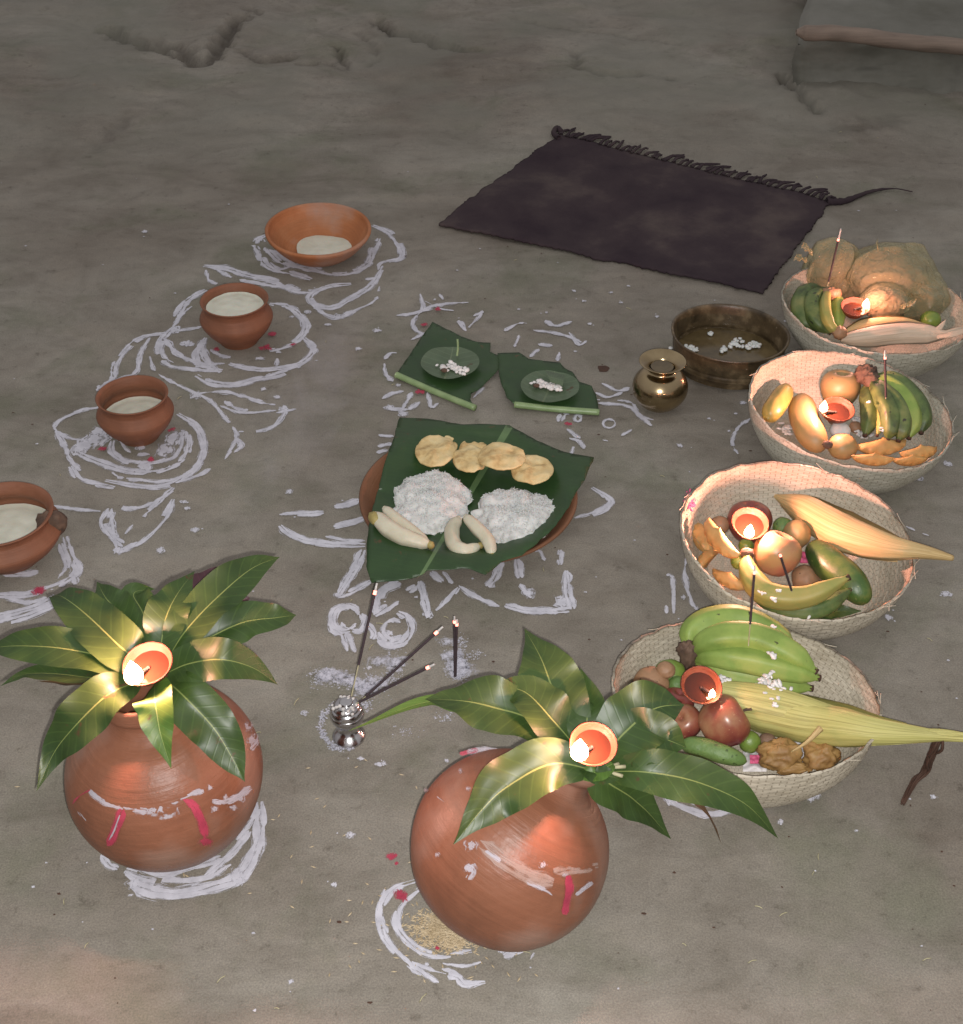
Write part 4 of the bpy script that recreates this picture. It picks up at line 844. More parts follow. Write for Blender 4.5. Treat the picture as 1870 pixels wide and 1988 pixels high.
def mound(r, x, y, rx, ry, z, h, label, seed):
    c = P(r, x, y, z); a = W(r, x, y, rx, z); b = a*ry
    mb = MB()
    def fn(u, v):
        t = 2*math.pi*u; d = (math.cos(t), math.sin(t)); e = 1+.10*nz((d[0], d[1], seed), 2.2)+.09*nz((d[0], d[1], seed), 5)
        q = v*1.02; rr = q*e; hh = h*(max(0, 1-q*q))**.55
        p = Vector((d[0]*rr*a, d[1]*rr*b, hh))
        k = .0065*fb(p, 30, seed, 2)+.0022*nz(p, 90, seed+2)
        return c+p+Vector((d[0]*k*q*1.2, d[1]*k*q*1.2, k))
    mb.add(grid(fn, 150, 60, True))
    vs = list(mb.V)                          # single grains standing out of the cooked mass
    for _ in range(900):
        p = random.choice(vs); d_ = Vector((random.gauss(0, 1), random.gauss(0, 1), random.gauss(0, .45))).normalized()*random.uniform(.0026, .0040); n_ = d_.cross(Vector((0, 0, 1))).normalized()*.0011; u_ = Vector((0, 0, .0011)); q_ = Vector(p)+Vector((0, 0, .0006)); k0 = len(mb.V)
        mb.V += [q_-d_, q_+d_, q_+n_, q_+u_, q_-n_, q_-u_]
        for f in ((0, 2, 3), (0, 3, 4), (0, 4, 5), (0, 5, 2), (1, 3, 2), (1, 4, 3), (1, 5, 4), (1, 2, 5)): mb.F.append(tuple(i_+k0 for i_ in f)); mb.UV.append(((0, 0),)*3)
    return tag(mb.build('rice_mound', MT['rice']), label, 'rice', 'white rice mounds on the banana leaf')
mound('C', 832, 540, 206, 1.22, .018, .028, 'left lumpy white rice mound beside the long peeled banana', 1)
mound('C', 1292, 618, 222, 1.05, .018, .027, 'right lumpy white rice mound beside the plate rim', 6)
def peeled(r, pts, wd, zz, label, name='peeled_banana', seed=0):
    q = [P(r, x, y, z) for (x, y), z in zip(pts, zz)]; w_ = W(r, *pts[0], wd, zz[0])/2
    rad = lambda t: w_*prof([(0, .45), (.08, .8), (.3, 1), (.7, 1), (.9, .78), (.97, .5), (1, .3)], t)
    sec = lambda a_, v: 1+.05*math.cos(a_*5)+.05*nz((math.cos(a_), math.sin(a_), v*5), 1.5, seed)
    root = tag(bpy.data.objects.new(name, None), label, 'banana', 'peeled bananas on the banana leaf'); C.objects.link(root); root.location = q[0]
    g = sweep(q, rad, 20, 36, sec); mk('flesh', g[0], g[1], MT['banana_flesh'], root, g[2])
    e = q[-1]; d = (q[-1]-q[-2]).normalized(); g = ball(e+d*w_*.1, w_*.45, n=10, amp=.2); mk('tip', g[0], g[1], MT['banana_end'], root, g[2])
    return root
o = peeled('C', [(590, 565), (650, 620), (730, 680), (820, 745)], 64, (.050, .050, .048, .046), 'peeled banana half hidden behind the thick one left of the rice', seed=3)
o = peeled('C', [(535, 600), (610, 670), (700, 720), (830, 760)], 96, (.058, .056, .052, .048), 'thick peeled banana lying left of the left rice mound', seed=1)
g = ball(P('C', 540, 620, .060), (.010, .015, .010), Matrix.Rotation(.4, 3, 'Z'), 12, .15, 3); mk('bruise', g[0], g[1], MT['banana_end'], o, g[2])
peeled('C', [(985, 620), (950, 680), (960, 760), (1020, 790), (1095, 765)], 80, (.034,)*5, 'curved peeled banana hooked between the two rice mounds', seed=5)
peeled('C', [(1020, 610), (1080, 670), (1140, 740), (1160, 815)], 72, (.046, .046, .042, .036), 'straight peeled banana leaning on the right rice mound', seed=7)
# small banana leaf squares with betel leaves
zs = lambda p: .006+.004*abs(nz(p, 12))+.003*nz(p, 25)
SB = [('leftmost of the two small banana leaf squares', [(330, 205), (450, 265), (510, 288), (572, 292), (570, 330), (606, 345), (606, 400), (580, 430), (550, 460), (520, 490), (492, 502), (487, 530), (508, 562), (420, 520), (300, 470), (180, 424), (215, 370), (250, 320), (290, 260)], ((180, 424), (508, 562)), (.5, 0), 'small banana leaf square with one betel leaf, left one of the pair'),
      ('', [(600, 336), (690, 331), (730, 358), (770, 364), (860, 375), (880, 398), (910, 412), (925, 430), (940, 455), (992, 470), (1010, 510), (1018, 545), (1025, 580), (900, 568), (780, 552), (672, 548), (640, 520), (620, 470), (606, 420)], ((672, 548), (1025, 580)), (.5, 0), 'small torn banana leaf square with white flowers, right one of the pair')]
for _, pts, mid, _u, lab in SB:
    o = outline_sheet('banana_leaf_square', lab, 'leaf', 'B', pts, zs, 'banana_leaf', mid, group='small banana leaf squares')
    q = [P('B', *mid[0], .008), P('B', (mid[0][0]+mid[1][0])/2, (mid[0][1]+mid[1][1])/2+3, .008), P('B', *mid[1], .008)]
    g = sweep(q, lambda t: .0062, 10, 24); mk('leaf_rib', g[0], g[1], MT['rib'], o, g[2])
def betel(r, x, y, rx, ry, rot, label, seed):
    c = P(r, x, y, .016); a = W(r, x, y, rx, .016); b = W(r, x, y, ry, .016)/.5
    def fn(u, v):
        t = 2*math.pi*u; k = v; X_, Y_ = math.cos(t)*k*a*(1+.03*math.cos(t)), math.sin(t)*k*b*(1+.05*math.sin(3*t))
        return c+Vector((X_*math.cos(rot)-Y_*math.sin(rot), X_*math.sin(rot)+Y_*math.cos(rot), .006*k*k+.002*nz((X_, Y_, 0), 40, seed)))
    g = grid(fn, 44, 10, True); uv = [tuple((.5+.5*math.cos(2*math.pi*q[0])*q[1], .5+.5*math.sin(2*math.pi*q[0])*q[1]) for q in f) for f in g[2]]
    return tag(mk('betel_leaf', g[0], g[1], MT['betel'], None, uv), label, 'betel leaf', 'betel leaves on the small banana leaf squares')
b1 = betel('B', 400, 380, 122, 62, -.12, 'oval grey-green betel leaf with an upright stem, on the left square', 1)
g = sweep(lv('B', (432, 345, .02), (436, 310, .035), (434, 275, .05)), lambda t: .0022, 7, 8); mk('leaf_stem', g[0], g[1], MT['rib'], b1, g[2])
b2 = betel('B', 815, 480, 122, 60, -.25, 'oval grey-green betel leaf folded at one side, on the right square', 2)
g = grid(lambda u, v: P('B', lerp(lerp(800, 822, u), lerp(880, 872, u), v), lerp(lerp(405, 455, u), lerp(425, 470, u), v), .03+.006*math.sin(u*3)), 6, 6); mk('folded_flap', g[0], g[1], MT['betel'], b2, g[2])
for lab, cx_, cy_, sx_, sy_, n_ in (('crumbs of white flower petals on the left betel leaf', 408, 392, 38, 16, 26), ('heap of white flower petals on the right betel leaf', 805, 468, 34, 14, 46)):
    mb = MB()
    for _ in range(n_):
        t = random.gauss(0, 1); q = P('B', cx_+t*sx_, cy_+t*sy_*.5+random.gauss(0, sy_*.6), .022); s_ = random.uniform(.0025, .0055)
        mb.add(ball(q, (s_*1.3, s_, s_*.7), Matrix.Rotation(random.uniform(0, 3), 3, 'Z'), 6, .4, 3, random.random()*9))
    tag(mb.build('flower_petals', MT['white']), lab, 'petals', kind='stuff')
for lab, x, y in (('small dark clove bead on the left betel leaf', 378, 405), ('small dark clove bead on the right betel leaf', 762, 468)):
    g = ball(P('B', x, y, .024), (.006, .0045, .004), None, 8, .3, 3); tag(mk('clove', g[0], g[1], MT['stem_dark'], None, g[2]), lab, 'clove')
# ------------------------------------------------------------------ brass pot and stained basin
c = G(1278, 790)
rr = .048
g = lathe([(a*rr*1.04, b*rr*.92) for a, b in [(0, 0), (.35, 0), (.42, .03), (.72, .28), (.96, .66), (1.02, 1.0), (.95, 1.36), (.74, 1.66), (.52, 1.80), (.48, 1.92), (.55, 2.06), (.74, 2.18), (.84, 2.24), (.83, 2.28), (.70, 2.22), (.50, 2.08), (.42, 1.92), (.44, 1.78), (.6, 1.6)]], c, (0, 0, 1), 72, 0, 0, 4)
s = thing('brass_pot', c, 'small round brass water pot shining beside the brown basin', 'brass pot'); mk('pot_body', g[0], g[1], MT['brass'], s, g[2])
g = lathe([(0, 1.85*rr), (.2*rr, 1.85*rr), (.43*rr, 1.85*rr)], c, nu=32); mk('water', g[0], g[1], MT['basinwater'], s, g[2])
c = G(1408, 706)
s = thing('metal_basin', c, 'dark brown stained round basin with white crumbs, behind the brass pot', 'basin')
R = .110; h = .068
g = lathe([(0, .002), (R*.80, .002), (R*.90, .006), (R*.955, .022), (R*.945, .030), (R*.965, .034), (R*.985, h*.92), (R*1.02, h), (R*1.0, h+.003), (R*.96, h-.004), (R*.93, .03), (R*.88, .014), (0, .012)], c, (.02, .02, 1), 72, .03, 5, 4); mk('basin_wall', g[0], g[1], MT['basin'], s, g[2])
g = lathe([(0, .020), (R*.5, .020), (R*.91, .020)], c, nu=60); mk('dark_water', g[0], g[1], MT['basinwater'], s, g[2])
mb = MB()
for x, y, n_, sx_ in ((1395, 320, 26, 26), (1380, 310, 12, 12), (1590, 295, 16, 14), (1668, 300, 22, 14), (1545, 320, 8, 10), (1490, 248, 4, 6), (1600, 285, 6, 10)):
    for _ in range(n_):
        q = P('B', x+random.gauss(0, sx_), y+random.gauss(0, 6), .024); s_ = random.uniform(.002, .0048)
        mb.add(ball(q, (s_*1.4, s_, s_*.7), Matrix.Rotation(random.uniform(0, 3), 3, 'Z'), 6, .4, 3, random.random()*9))
tag(mb.build('wet_rice_crumbs', MT['rice']), 'clumps of white rice crumbs floating in the brown basin', 'crumbs', kind='stuff')

# ------------------------------------------------------------------ incense
def incense(base, tip, label, bare=.12, ashl=.10, r=.0021, grp='burning incense sticks in the steel holder'):
    root = thing('incense_stick', base, label, 'incense stick', grp)
    a = base.lerp(tip, bare); e = base.lerp(tip, 1-ashl); e2 = base.lerp(tip, 1-ashl+.035)
    g = sweep([base, a], lambda t: r*.42, 8, 4); mk('bamboo_core', g[0], g[1], MT['stick'], root, g[2])
    g = sweep([a, e], lambda t: r*(.9+.12*nz((t*40, 0, 0))), 10, 30); mk('coating', g[0], g[1], MT['incense'], root, g[2])
    g = sweep([e, e2], lambda t: r*1.05, 10, 4); mk('ember', g[0], g[1], MT['ember'], root, g[2])
    g = sweep([e2, tip], lambda t: r*.85*(1-.3*t), 10, 8, sec=lambda q, v: 1+.25*nz((math.cos(q), math.sin(q), v*6), 1)); mk('ash_tip', g[0], g[1], MT['ash'], root, g[2])
    return root
c = G(678, 1430)
s = thing('incense_holder', c, 'small shiny steel incense holder standing in white powder', 'incense holder')
q = .0225
g = lathe([(a*q, b*q) for a, b in [(0, 0), (.9, 0), (1.0, .06), (1.02, .16), (.85, .38), (.62, .60), (.50, .85), (.48, 1.15), (.58, 1.35), (.72, 1.42), (.95, 1.62), (1.04, 1.95), (1.0, 2.15), (.96, 2.2), (.99, 2.28), (.92, 2.5), (.80, 2.62), (.82, 2.72), (.66, 2.9), (.40, 3.0), (.36, 3.12), (0, 3.14)]], c, (0, 0, 1), 64, 0, 0, 5); mk('holder_body', g[0], g[1], MT['steel'], s, g[2])
mb = MB()
for _ in range(40):
    a_ = random.uniform(0, 6.28); r_ = q*random.uniform(.2, .85); mb.add(ball(c+Vector((math.cos(a_)*r_, math.sin(a_)*r_, q*random.uniform(2.75, 3.05))), random.uniform(.001, .003), None, 5, .4, 3))
mb.build('fallen_ash', MT['ash'], s)
top = c+Vector((0, 0, .066))
incense(P('D', 520, 1120, .075), P('D', 733, 178, .20), 'incense stick leaning up from the holder towards the plate leaf', bare=.28)
incense(P('D', 600, 1155, .070), P('D', 1282, 540, .155), 'longest incense stick leaning up and right from the holder', bare=.06)
incense(P('D', 560, 1180, .068), P('D', 1212, 852, .145), 'incense stick leaning out lowest and farthest sideways from the holder', bare=.04)
incense(P('D', 1382, 965, 0), P('D', 1378, 455, .115), 'incense stick standing upright alone in the white powder', bare=.02, grp='incense sticks standing in the powder')
incense(P('D', 1386, 962, 0), P('D', 1398, 480, .110), 'incense stick pressed against the lone upright stick', bare=.02, grp='incense sticks standing in the powder')
# rice grains under and around the leaning pot
mb = MB()
def grain(p):
    a_ = random.uniform(0, math.pi); d = Vector((math.cos(a_), math.sin(a_), random.uniform(-.2, .2)))*random.uniform(.0030, .0044); n_ = Vector((-d.y, d.x, 0)).normalized()*.0011; u_ = Vector((0, 0, .0010)); b = len(mb.V)
    mb.V += [p-d, p+d, p+n_, p+u_, p-n_, p-u_]
    for f in ((0, 2, 3), (0, 3, 4), (0, 4, 5), (0, 5, 2), (1, 3, 2), (1, 4, 3), (1, 5, 4), (1, 2, 5)): mb.F.append(tuple(i+b for i in f)); mb.UV.append(((0, 0),)*3)
for _ in range(1300):
    x, y = random.gauss(575, 62), random.gauss(1172, 38)
    if x < 410 or y < 1080 or y > 1262: continue
    p = P('F', x, y, 0); d_ = math.hypot((x-575)/100, (y-1172)/60); p.z = .0015+max(0, .008*(1-d_))*random.random(); grain(p)
for x, y in [(410, 602), (130, 718), (90, 938), (150, 1135), (268, 1068), (330, 1240), (350, 1020), (285, 1000), (700, 1285), (720, 1270), (640, 1200), (560, 1300), (460, 1300), (680, 1300), (830, 1255)]+[(random.gauss(560, 160), random.gauss(1150, 110)) for _ in range(70)]+[(random.uniform(0, 900), random.uniform(500, 1350)) for _ in range(24)]:
    p = P('F', x, y, 0); p.z = .0016; grain(p)
for x, y in [(90, 1330), (1410, 1500), (1620, 1745), (1290, 1880), (1440, 1480), (1610, 1640), (950, 1785), (965, 1790)]:
    p = P('E', x, y, 0); p.z = .0016; grain(p)
tag(mb.build('rice_grains', MT['grain'], smooth=False), 'loose unhusked rice grains heaped and scattered under the leaning pot', 'grains', kind='stuff')
# ------------------------------------------------------------------ baskets
def basket(cp, zr, R, sy, base, label, mat='bamboo', ax=(0, 0, 1), rot=0, seed=0):
    """cp = centre of the rim in view, zr = rim height, R = rim radius"""
    c = G(*cp, zr); ax = Vector(ax).normalized(); M = axmat(ax) @ Matrix.Rotation(rot, 3, 'Z')
    b0 = Vector((c.x-ax.x*zr, c.y-ax.y*zr, 0))
    root = thing('bamboo_basket', b0, label, 'basket', 'round woven bamboo baskets of offerings')
    NU, NV = 264, 40
    def wallf(inner):
        def fn(u, v):
            a = 2*math.pi*u; t = v; bul = .055*math.sin(math.pi*t)
            r = R*(lerp(base, 1, t**.85)+bul)*(1+.012*nz((math.cos(a)*2, math.sin(a)*2, t*2), 1, seed))
            i = round(u*NU); j = round(v*NV); wv = .0007*(math.sin(i*math.pi/4+(math.pi if (j//2) % 2 else 0)))+.0006*math.cos(j*math.pi)
            r += (wv if not inner else -.0035+wv)
            z = zr*t+(.004*nz((math.cos(a)*4, math.sin(a)*4, 0), 1.5, seed)+.0015*nz((math.cos(a)*30, math.sin(a)*30, 0), 1, seed) if v > .95 else 0)
            p = M @ Vector((r*math.cos(a), r*math.sin(a)*sy, z-zr))
            q = c+p
            if q.z < .001: q.z = .001+.0006*t
            return q
        return fn
    mb = MB(); mb.add(grid(wallf(False), NU, NV, True)); n0 = len(mb.V); mb.add(grid(wallf(True), NU, NV, True))
    for i in range(NU):
        j = (i+1) % NU; a = NV*NU
        mb.F.append((a+i, a+j, n0+a+j, n0+a+i)); mb.UV.append(((i/NU, .98), ((i+1)/NU, .98), ((i+1)/NU, 1), (i/NU, 1)))
    mb.build('woven_wall', MT[mat], root)
    def bf(u, v):
        a = 2*math.pi*u; r = R*base*1.0*v+1e-5; p = c+M @ Vector((r*math.cos(a), r*math.sin(a)*sy, .006-zr+.0008*math.sin(r*600)))
        p.z = max(p.z, .003+.0005*v); return p
    g = grid(bf, 96, 30, True); uv = [tuple((q[1]*math.cos(6.283*q[0])*.35+.5, q[1]*math.sin(6.283*q[0])*.8+.5) for q in f) for f in g[2]]; mk('woven_base', g[0], g[1], MT[mat], root, uv)
    # splints that have sprung loose along the rim
    mb = MB(); rnd = random.Random(seed)
    for _ in range(16):
        u = rnd.random(); p = wallf(False)(u, 1); q = wallf(False)(u+.03*rnd.choice((-1, 1)), 1)
        e = q+Vector((rnd.uniform(-.004, .004), rnd.uniform(-.004, .004), rnd.uniform(0, .007)))+(q-c)*rnd.uniform(0, .05)
        mb.add(sweep([p-Vector((0, 0, .001)), p.lerp(q, .5), e], lambda t: .0007, 5, 6))
    mb.build('loose_splints', MT[mat], root)
    return root
basket((1448, 1344), .100, .178, .90, .70, 'pale bamboo basket nearest the front, holding green bananas and apples', 'bamboo', (.05, .10, 1), seed=1)
basket((1547, 1041), .100, .176, 1.02, .68, 'bamboo basket lit pink, holding the big cucumber and a bitten-shaped husk', 'bamboo', (.05, -.04, 1), seed=2)
basket((1652, 791), .100, .176, .98, .68, 'bamboo basket with a dark banana hand and yellow melon, third from the front', 'bamboo2', (.10, -.03, 1), seed=3)
basket((1702, 592), .100, .180, 1.0, .66, 'farthest bamboo basket, stuffed with yellowish plastic bags', 'bamboo2', (.03, 0, 1), seed=4)
bpy.data.objects['bamboo_basket.001']['label'] = 'bamboo basket lit pink inside, holding the big cucumber, second from the front'

# ------------------------------------------------------------------ fruit and food
def obj1(name, g, m, label, cat, group=None, **k):
    return tag(mk(name, g[0], g[1], MT[m] if isinstance(m, str) else m, None, g[2]), label, cat, group)
def bananaP(parent, pts, wd, m, name='banana', label=None, seed=0, n=None):
    """pts: world points stem -> tip"""
    w_ = wd/2
    rad = lambda t: w_*prof([(0, .32), (.07, .36), (.16, .72), (.35, 1), (.65, 1), (.85, .78), (.95, .42), (.975, .28), (1, .26)], t)
    sec = lambda a_, v: 1+.09*math.cos(a_*5+seed)+.03*nz((math.cos(a_), math.sin(a_), v*4), 1.5, seed)
    g = sweep(pts, rad, 20, 40, sec); o = mk(name, g[0], g[1], MT[m], parent, g[2])
    d = (Vector(pts[-1])-Vector(pts[-2])).normalized(); g = sweep([pts[-1]-d*.003, pts[-1]+d*.003], lambda t: w_*.27, 8, 2); mk('blossom_tip', g[0], g[1], MT['silk'], o, g[2])
    return o
def capsule(name, r, pts, wd, m, label, cat, nub=True, k=.35, group=None):
    q = [P(r, x, y, z) for x, y, z in pts]; w_ = W(r, *pts[len(pts)//2][:2], wd, pts[0][2])/2
    rad = lambda t: max(.0008, w_*(1-abs(2*t-1)**3.2)**.5*(1-k*.3*t))
    g = sweep(q, rad, 28, 48, lambda a_, v: 1+.025*math.cos(a_*5)+.03*nz((math.cos(a_), math.sin(a_), v*4), 1.5, wd)); o = mk(name, g[0], g[1], MT[m], None, g[2], at=q[0]-Vector((0, 0, w_))); tag(o, label, cat, group)
    return o
def fruit(name, r, x, y, rd, z, m, label, cat, amp=.03, sq=1, seed=0, group=None, s=2):
    c = P(r, x, y, z); a = W(r, x, y, rd, z)
    g = ball(c, (a, a, a*sq), None, 22, amp, s, seed); return obj1(name, g, m, label, cat, group)
def apple(r, x, y, rd, z, ax, m, label, stem=True):
    c = P(r, x, y, z); a = W(r, x, y, rd, z); ax = Vector(ax).normalized()
    root = thing('apple', c-Vector((0, 0, a*.9)), label, 'apple', 'apples in the baskets')
    pr = [(0, -.72), (.16, -.80), (.34, -.86), (.60, -.74), (.84, -.40), (.97, 0), (.98, .28), (.84, .62), (.58, .82), (.34, .84), (.16, .72), (.05, .58), (0, .55)]
    g = lathe([(p*a, q*a) for p, q in pr], c, ax, 56, .03, seed=x, sub=4); mk('skin', g[0], g[1], MT[m], root, g[2])
    if stem:
        b = c+ax*a*.55; s_ = ax.cross(Vector((0, 0, 1))); g = sweep([b, b+ax*a*.35, b+ax*a*.62+s_*a*.12], lambda t: a*.035*(1+t*.8), 8, 8); mk('stalk', g[0], g[1], MT['stem_dark'], root, g[2])
    return root
def pastry(r, x, y, L_, wd, z, ang, tilt, label, m='pastry', seed=0, th=.016):
    """half-moon pastry with a crimped arc; ang = direction of its straight back, tilt = Euler x"""
    c = P(r, x, y, z); a = W(r, x, y, L_, z)/2; b = a*wd; M = Matrix.Rotation(ang, 3, 'Z') @ Matrix.Rotation(tilt, 3, 'X')
    mb = MB()
    for sgn in (1, -1):
        def fn(u, v):
            t = math.pi*u; k = v; cr = .10*max(0, (v-.82)/.18)*math.sin(u*46)
            X_, Y_ = math.cos(t)*a*k, math.sin(t)*b*k*(1+cr*.5)-b*.35
            h = sgn*th*(max(0, 1-k*k))**.5*(math.sin(math.pi*u)**.35 if 0 < u < 1 else .05)+cr*th*.6+.0018*nz((X_, Y_, 0), 60, seed)
            return c+M @ Vector((X_, Y_, h+(.0004*sgn)))
        mb.add(grid(fn, 60, 20))
    return tag(mb.build('pastry', MT[m]), label, 'pastry', 'crimped half-moon fried pastries')
def lump(r, x, y, rx, ry, z, label, seed, name='fried_sweet', m='sweet', cat='fried sweet', rz=None, group='brown fried sweets in the nearest basket'):
    c = P(r, x, y, z); a = W(r, x, y, rx, z); b = W(r, x, y, ry, z)
    g = ball(c, (a, b*.9, b*.9), None, 26, .32, 1.7, seed); return obj1(name, g, m, label, cat, group)
def corn(r, pts, wd, m, label, tip=(), loose=None, w0=.35, silk=None, prf=None):
    q = [P(r, *p) for p in pts]; w_ = W(r, *pts[1][:2], wd, pts[1][2])/2
    root = thing('corn_cob', q[0]-Vector((0, 0, w_*.5)), label, 'corn', 'corn cobs in their husks')
    tab = prf or [(0, .12), (.06, .42), (.2, .86), (.38, 1), (.55, .85), (.72, .5), (.85, .30), (1, .16)]
    rad = lambda t: w_*prof(tab, t)
    g = sweep(q, rad, 36, 60, lambda a_, v: 1+.05*math.sin(a_*3+v*2)+.03*math.sin(a_*8+v*5)+.04*nz((math.cos(a_), math.sin(a_), v*6), 1.3, 4)); mk('husk', g[0], g[1], MT[m], root, g[2])
    cc = curve(q, 40)
    # outer husk leaves wrapped part way round
    for k, (a0, span, v0, v1, lift) in enumerate(((.6, 1.5, .0, .86, 1.07), (3.2, 1.4, .05, .96, 1.09), (5.0, 1.2, .0, .72, 1.10))):
        up = Vector((0, 0, 1))
        def fn(u, v):
            t = lerp(v0, v1, v); i = min(39, int(t*40)); f = t*40-i; p = cc[i].lerp(cc[i+1], f); T = (cc[i+1]-cc[i]).normalized(); N = (up-T*up.dot(T)).normalized(); B = T.cross(N)
            sp = span*(1-v**3*.85); a_ = a0+(u-.5)*sp; rr_ = rad(t)*(lift+.05*math.sin(v*9+k))+.0012
            return p+(N*math.cos(a_)+B*math.sin(a_))*rr_
        g = grid(fn, 12, 40); mk('husk_leaf', g[0], g[1], MT[m], root, g[2])
    for lp, lw in (loose or []):
        g_ = [P(r, *p) for p in lp]; leafless = curve(g_, 20); w2 = W(r, *lp[0][:2], lw, lp[0][2])/2
        def fn(u, v):
            i = round(v*20); T = (leafless[min(20, i+1)]-leafless[max(0, i-1)]).normalized(); S = T.cross(Vector((0, -.4, 1))).normalized(); s_ = (u*2-1)
            return leafless[i]+S*s_*w2*math.sin(math.pi*min(.98, .25+v*.72))+Vector((0, 0, 1))*(-.3*s_*s_*w2)
        g = grid(fn, 8, 20); mk('husk_leaf', g[0], g[1], MT[m], root, g[2])
    if silk:
        mb = MB(); sq = [P(r, *p) for p in silk]
        for k in range(18):
            o_ = [Vector((random.gauss(0, 1), random.gauss(0, 1), random.gauss(0, .6)))*.0045 for _ in sq]
            mb.add(sweep([p+oo*(1-.7*i/(len(sq)-1))*(1 if i else .7) for i, (p, oo) in enumerate(zip(sq, o_))], lambda t: .0022*(1-.6*t), 5, 24, sec=lambda a_, v: 1+.4*nz((v*20, a_, 0))))
        mb.build('silk', MT['silk'], root)
    return root
# -------- nearest basket
H_R = 'H'
s = thing('banana_bunch', P('H', 560, 330, .05), 'bright green banana bunch at the back of the nearest basket', 'bananas', 'banana bunches in the baskets')
bananaP(s, lv('H', (480, 300, .075), (510, 180, .09), (700, 128, .095), (900, 200, .085), (1020, 300, .07)), .042, 'banana_green', seed=1)
bananaP(s, lv('H', (490, 310, .07), (600, 235, .10), (800, 225, .105), (980, 300, .10), (1120, 395, .085)), .044, 'banana_green', seed=2)
bananaP(s, lv('H', (490, 330, .06), (620, 320, .085), (800, 345, .09), (990, 390, .085), (1138, 425, .078)), .036, 'banana_green', seed=3)
bananaP(s, lv('H', (490, 345, .05), (600, 380, .065), (780, 425, .065), (960, 455, .06), (1100, 478, .055)), .034, 'banana_green', seed=4)
mb = MB(); mb.add(ball(P('H', 480, 310, .07), (.013, .015, .024), None, 14, .35, 3, 2)); mb.add(ball(P('H', 455, 280, .075), (.010, .010, .012), None, 10, .4, 3, 5)); mb.build('bunch_stem', MT['stem_dark'], s)
fruit('sapodilla', 'H', 290, 455, 92, .055, 'brown_fruit', 'round light brown fruit against the side wall of the nearest basket', 'fruit', .03, .9, 2)
fruit('guava', 'H', 385, 410, 82, .050, 'lime', 'green guava with a brown patch beside the nearest basket lamp', 'guava', .05, 1, 3)
fruit('guava', 'H', 365, 385, 48, .075, 'brown_fruit', 'small brown fruit sitting on the green guava', 'fruit', .08, .8, 4)
fruit('guava', 'H', 420, 460, 46, .055, 'gourd', 'small green lime under the lamp of the nearest basket', 'lime', .04, 1, 5)
apple('H', 418, 560, 88, .045, (.2, .3, 1), 'apple2', 'dark red apple behind the mango leaf in the nearest basket', False)
apple('H', 462, 650, 92, .045, (-.4, -.3, .8), 'apple', 'orange-red apple half hidden by the mango leaf tip', False)
apple('H', 655, 650, 136, .058, (.82, .25, .42), 'apple', 'large shiny red apple in the middle of the nearest basket')
diya(P('H', 542, 462, .108), .0275, (.0, -.42, 1), -.75, .09, 'clay oil lamp full of oil with a tiny flame, in the nearest basket', h=.014, fdist=.70)
capsule('ridge_gourd', 'H', [(440, 760, .045), (540, 775, .05), (650, 810, .052), (775, 850, .045)], 108, 'gourd', 'pale green ridged gourd along the front wall of the nearest basket', 'gourd')
fruit('lime', 'H', 790, 750, 56, .035, 'lime', 'green lime below the large shiny apple', 'lime', .03, 1, 1)
fruit('betel_nut', 'H', 880, 750, 46, .030, 'nut', 'small greyish betel nut between the lime and the brown sweets', 'betel nut', .06, 1, 2)
lump('H', 940, 815, 112, 84, .042, 'golden brown lumpy fried sweet beside the betel nut', 1)
lump('H', 1152, 825, 92, 88, .044, 'golden brown lumpy fried sweet nearest the right of the basket front', 6)
lump('H', 1010, 885, 90, 36, .035, 'flat darker fried sweet lying in front of the two large ones', 9)
corn('H', [(630, 560, .045), (860, 590, .055), (1130, 650, .07), (1420, 690, .10), (1700, 715, .10), (1960, 738, .095)], 215, 'husk_y', 'long yellow-green corn cob whose husk tail hangs over the front right basket rim',
     silk=[(1755, 700, .105), (1740, 760, .085), (1700, 840, .05), (1680, 890, .02), (1620, 960, .004), (1565, 1060, .003)],
     loose=[([(640, 470, .085), (900, 520, .092), (1200, 600, .10), (1520, 680, .112)], 150), ([(1180, 720, .07), (1400, 735, .085), (1640, 745, .095)], 60), ([(1700, 690, .11), (1800, 700, .11), (1900, 705, .11)], 36)],
     prf=[(0, .3), (.06, .62), (.2, .95), (.35, 1), (.5, .86), (.62, .58), (.76, .36), (.85, .22), (1, .14)])
g = sweep(lv('H', (1000, 800, .085), (1080, 750, .09), (1150, 680, .10)), lambda t: .0015+.005*t, 6, 14, sec=lambda a_, v: .35+.65*abs(math.cos(a_))); obj1('straw_blade', g, 'husk_b', 'thin dry straw blade lying across the fried sweets', 'straw')
for k, (x, y, lab) in enumerate(((815, 840, 'crumpled pink-stained white paper under the gourd end'), (1040, 800, 'white paper scrap showing between the two fried sweets'))):
    g = grid(lambda u, v: P('H', x-60+u*120, y-50+v*110, .018+.010*nz((u*3, v*3, k), 1)), 14, 14); obj1('paper_scrap', g, 'paper', lab, 'paper')
g = grid(lambda u, v: P('H', 790+u*50, 815+v*45, .030+.004*nz((u*4, v*4, 3), 1)), 8, 8); obj1('pink_petal', g, 'petal', 'bright pink petal beside the lime in the nearest basket', 'petal')
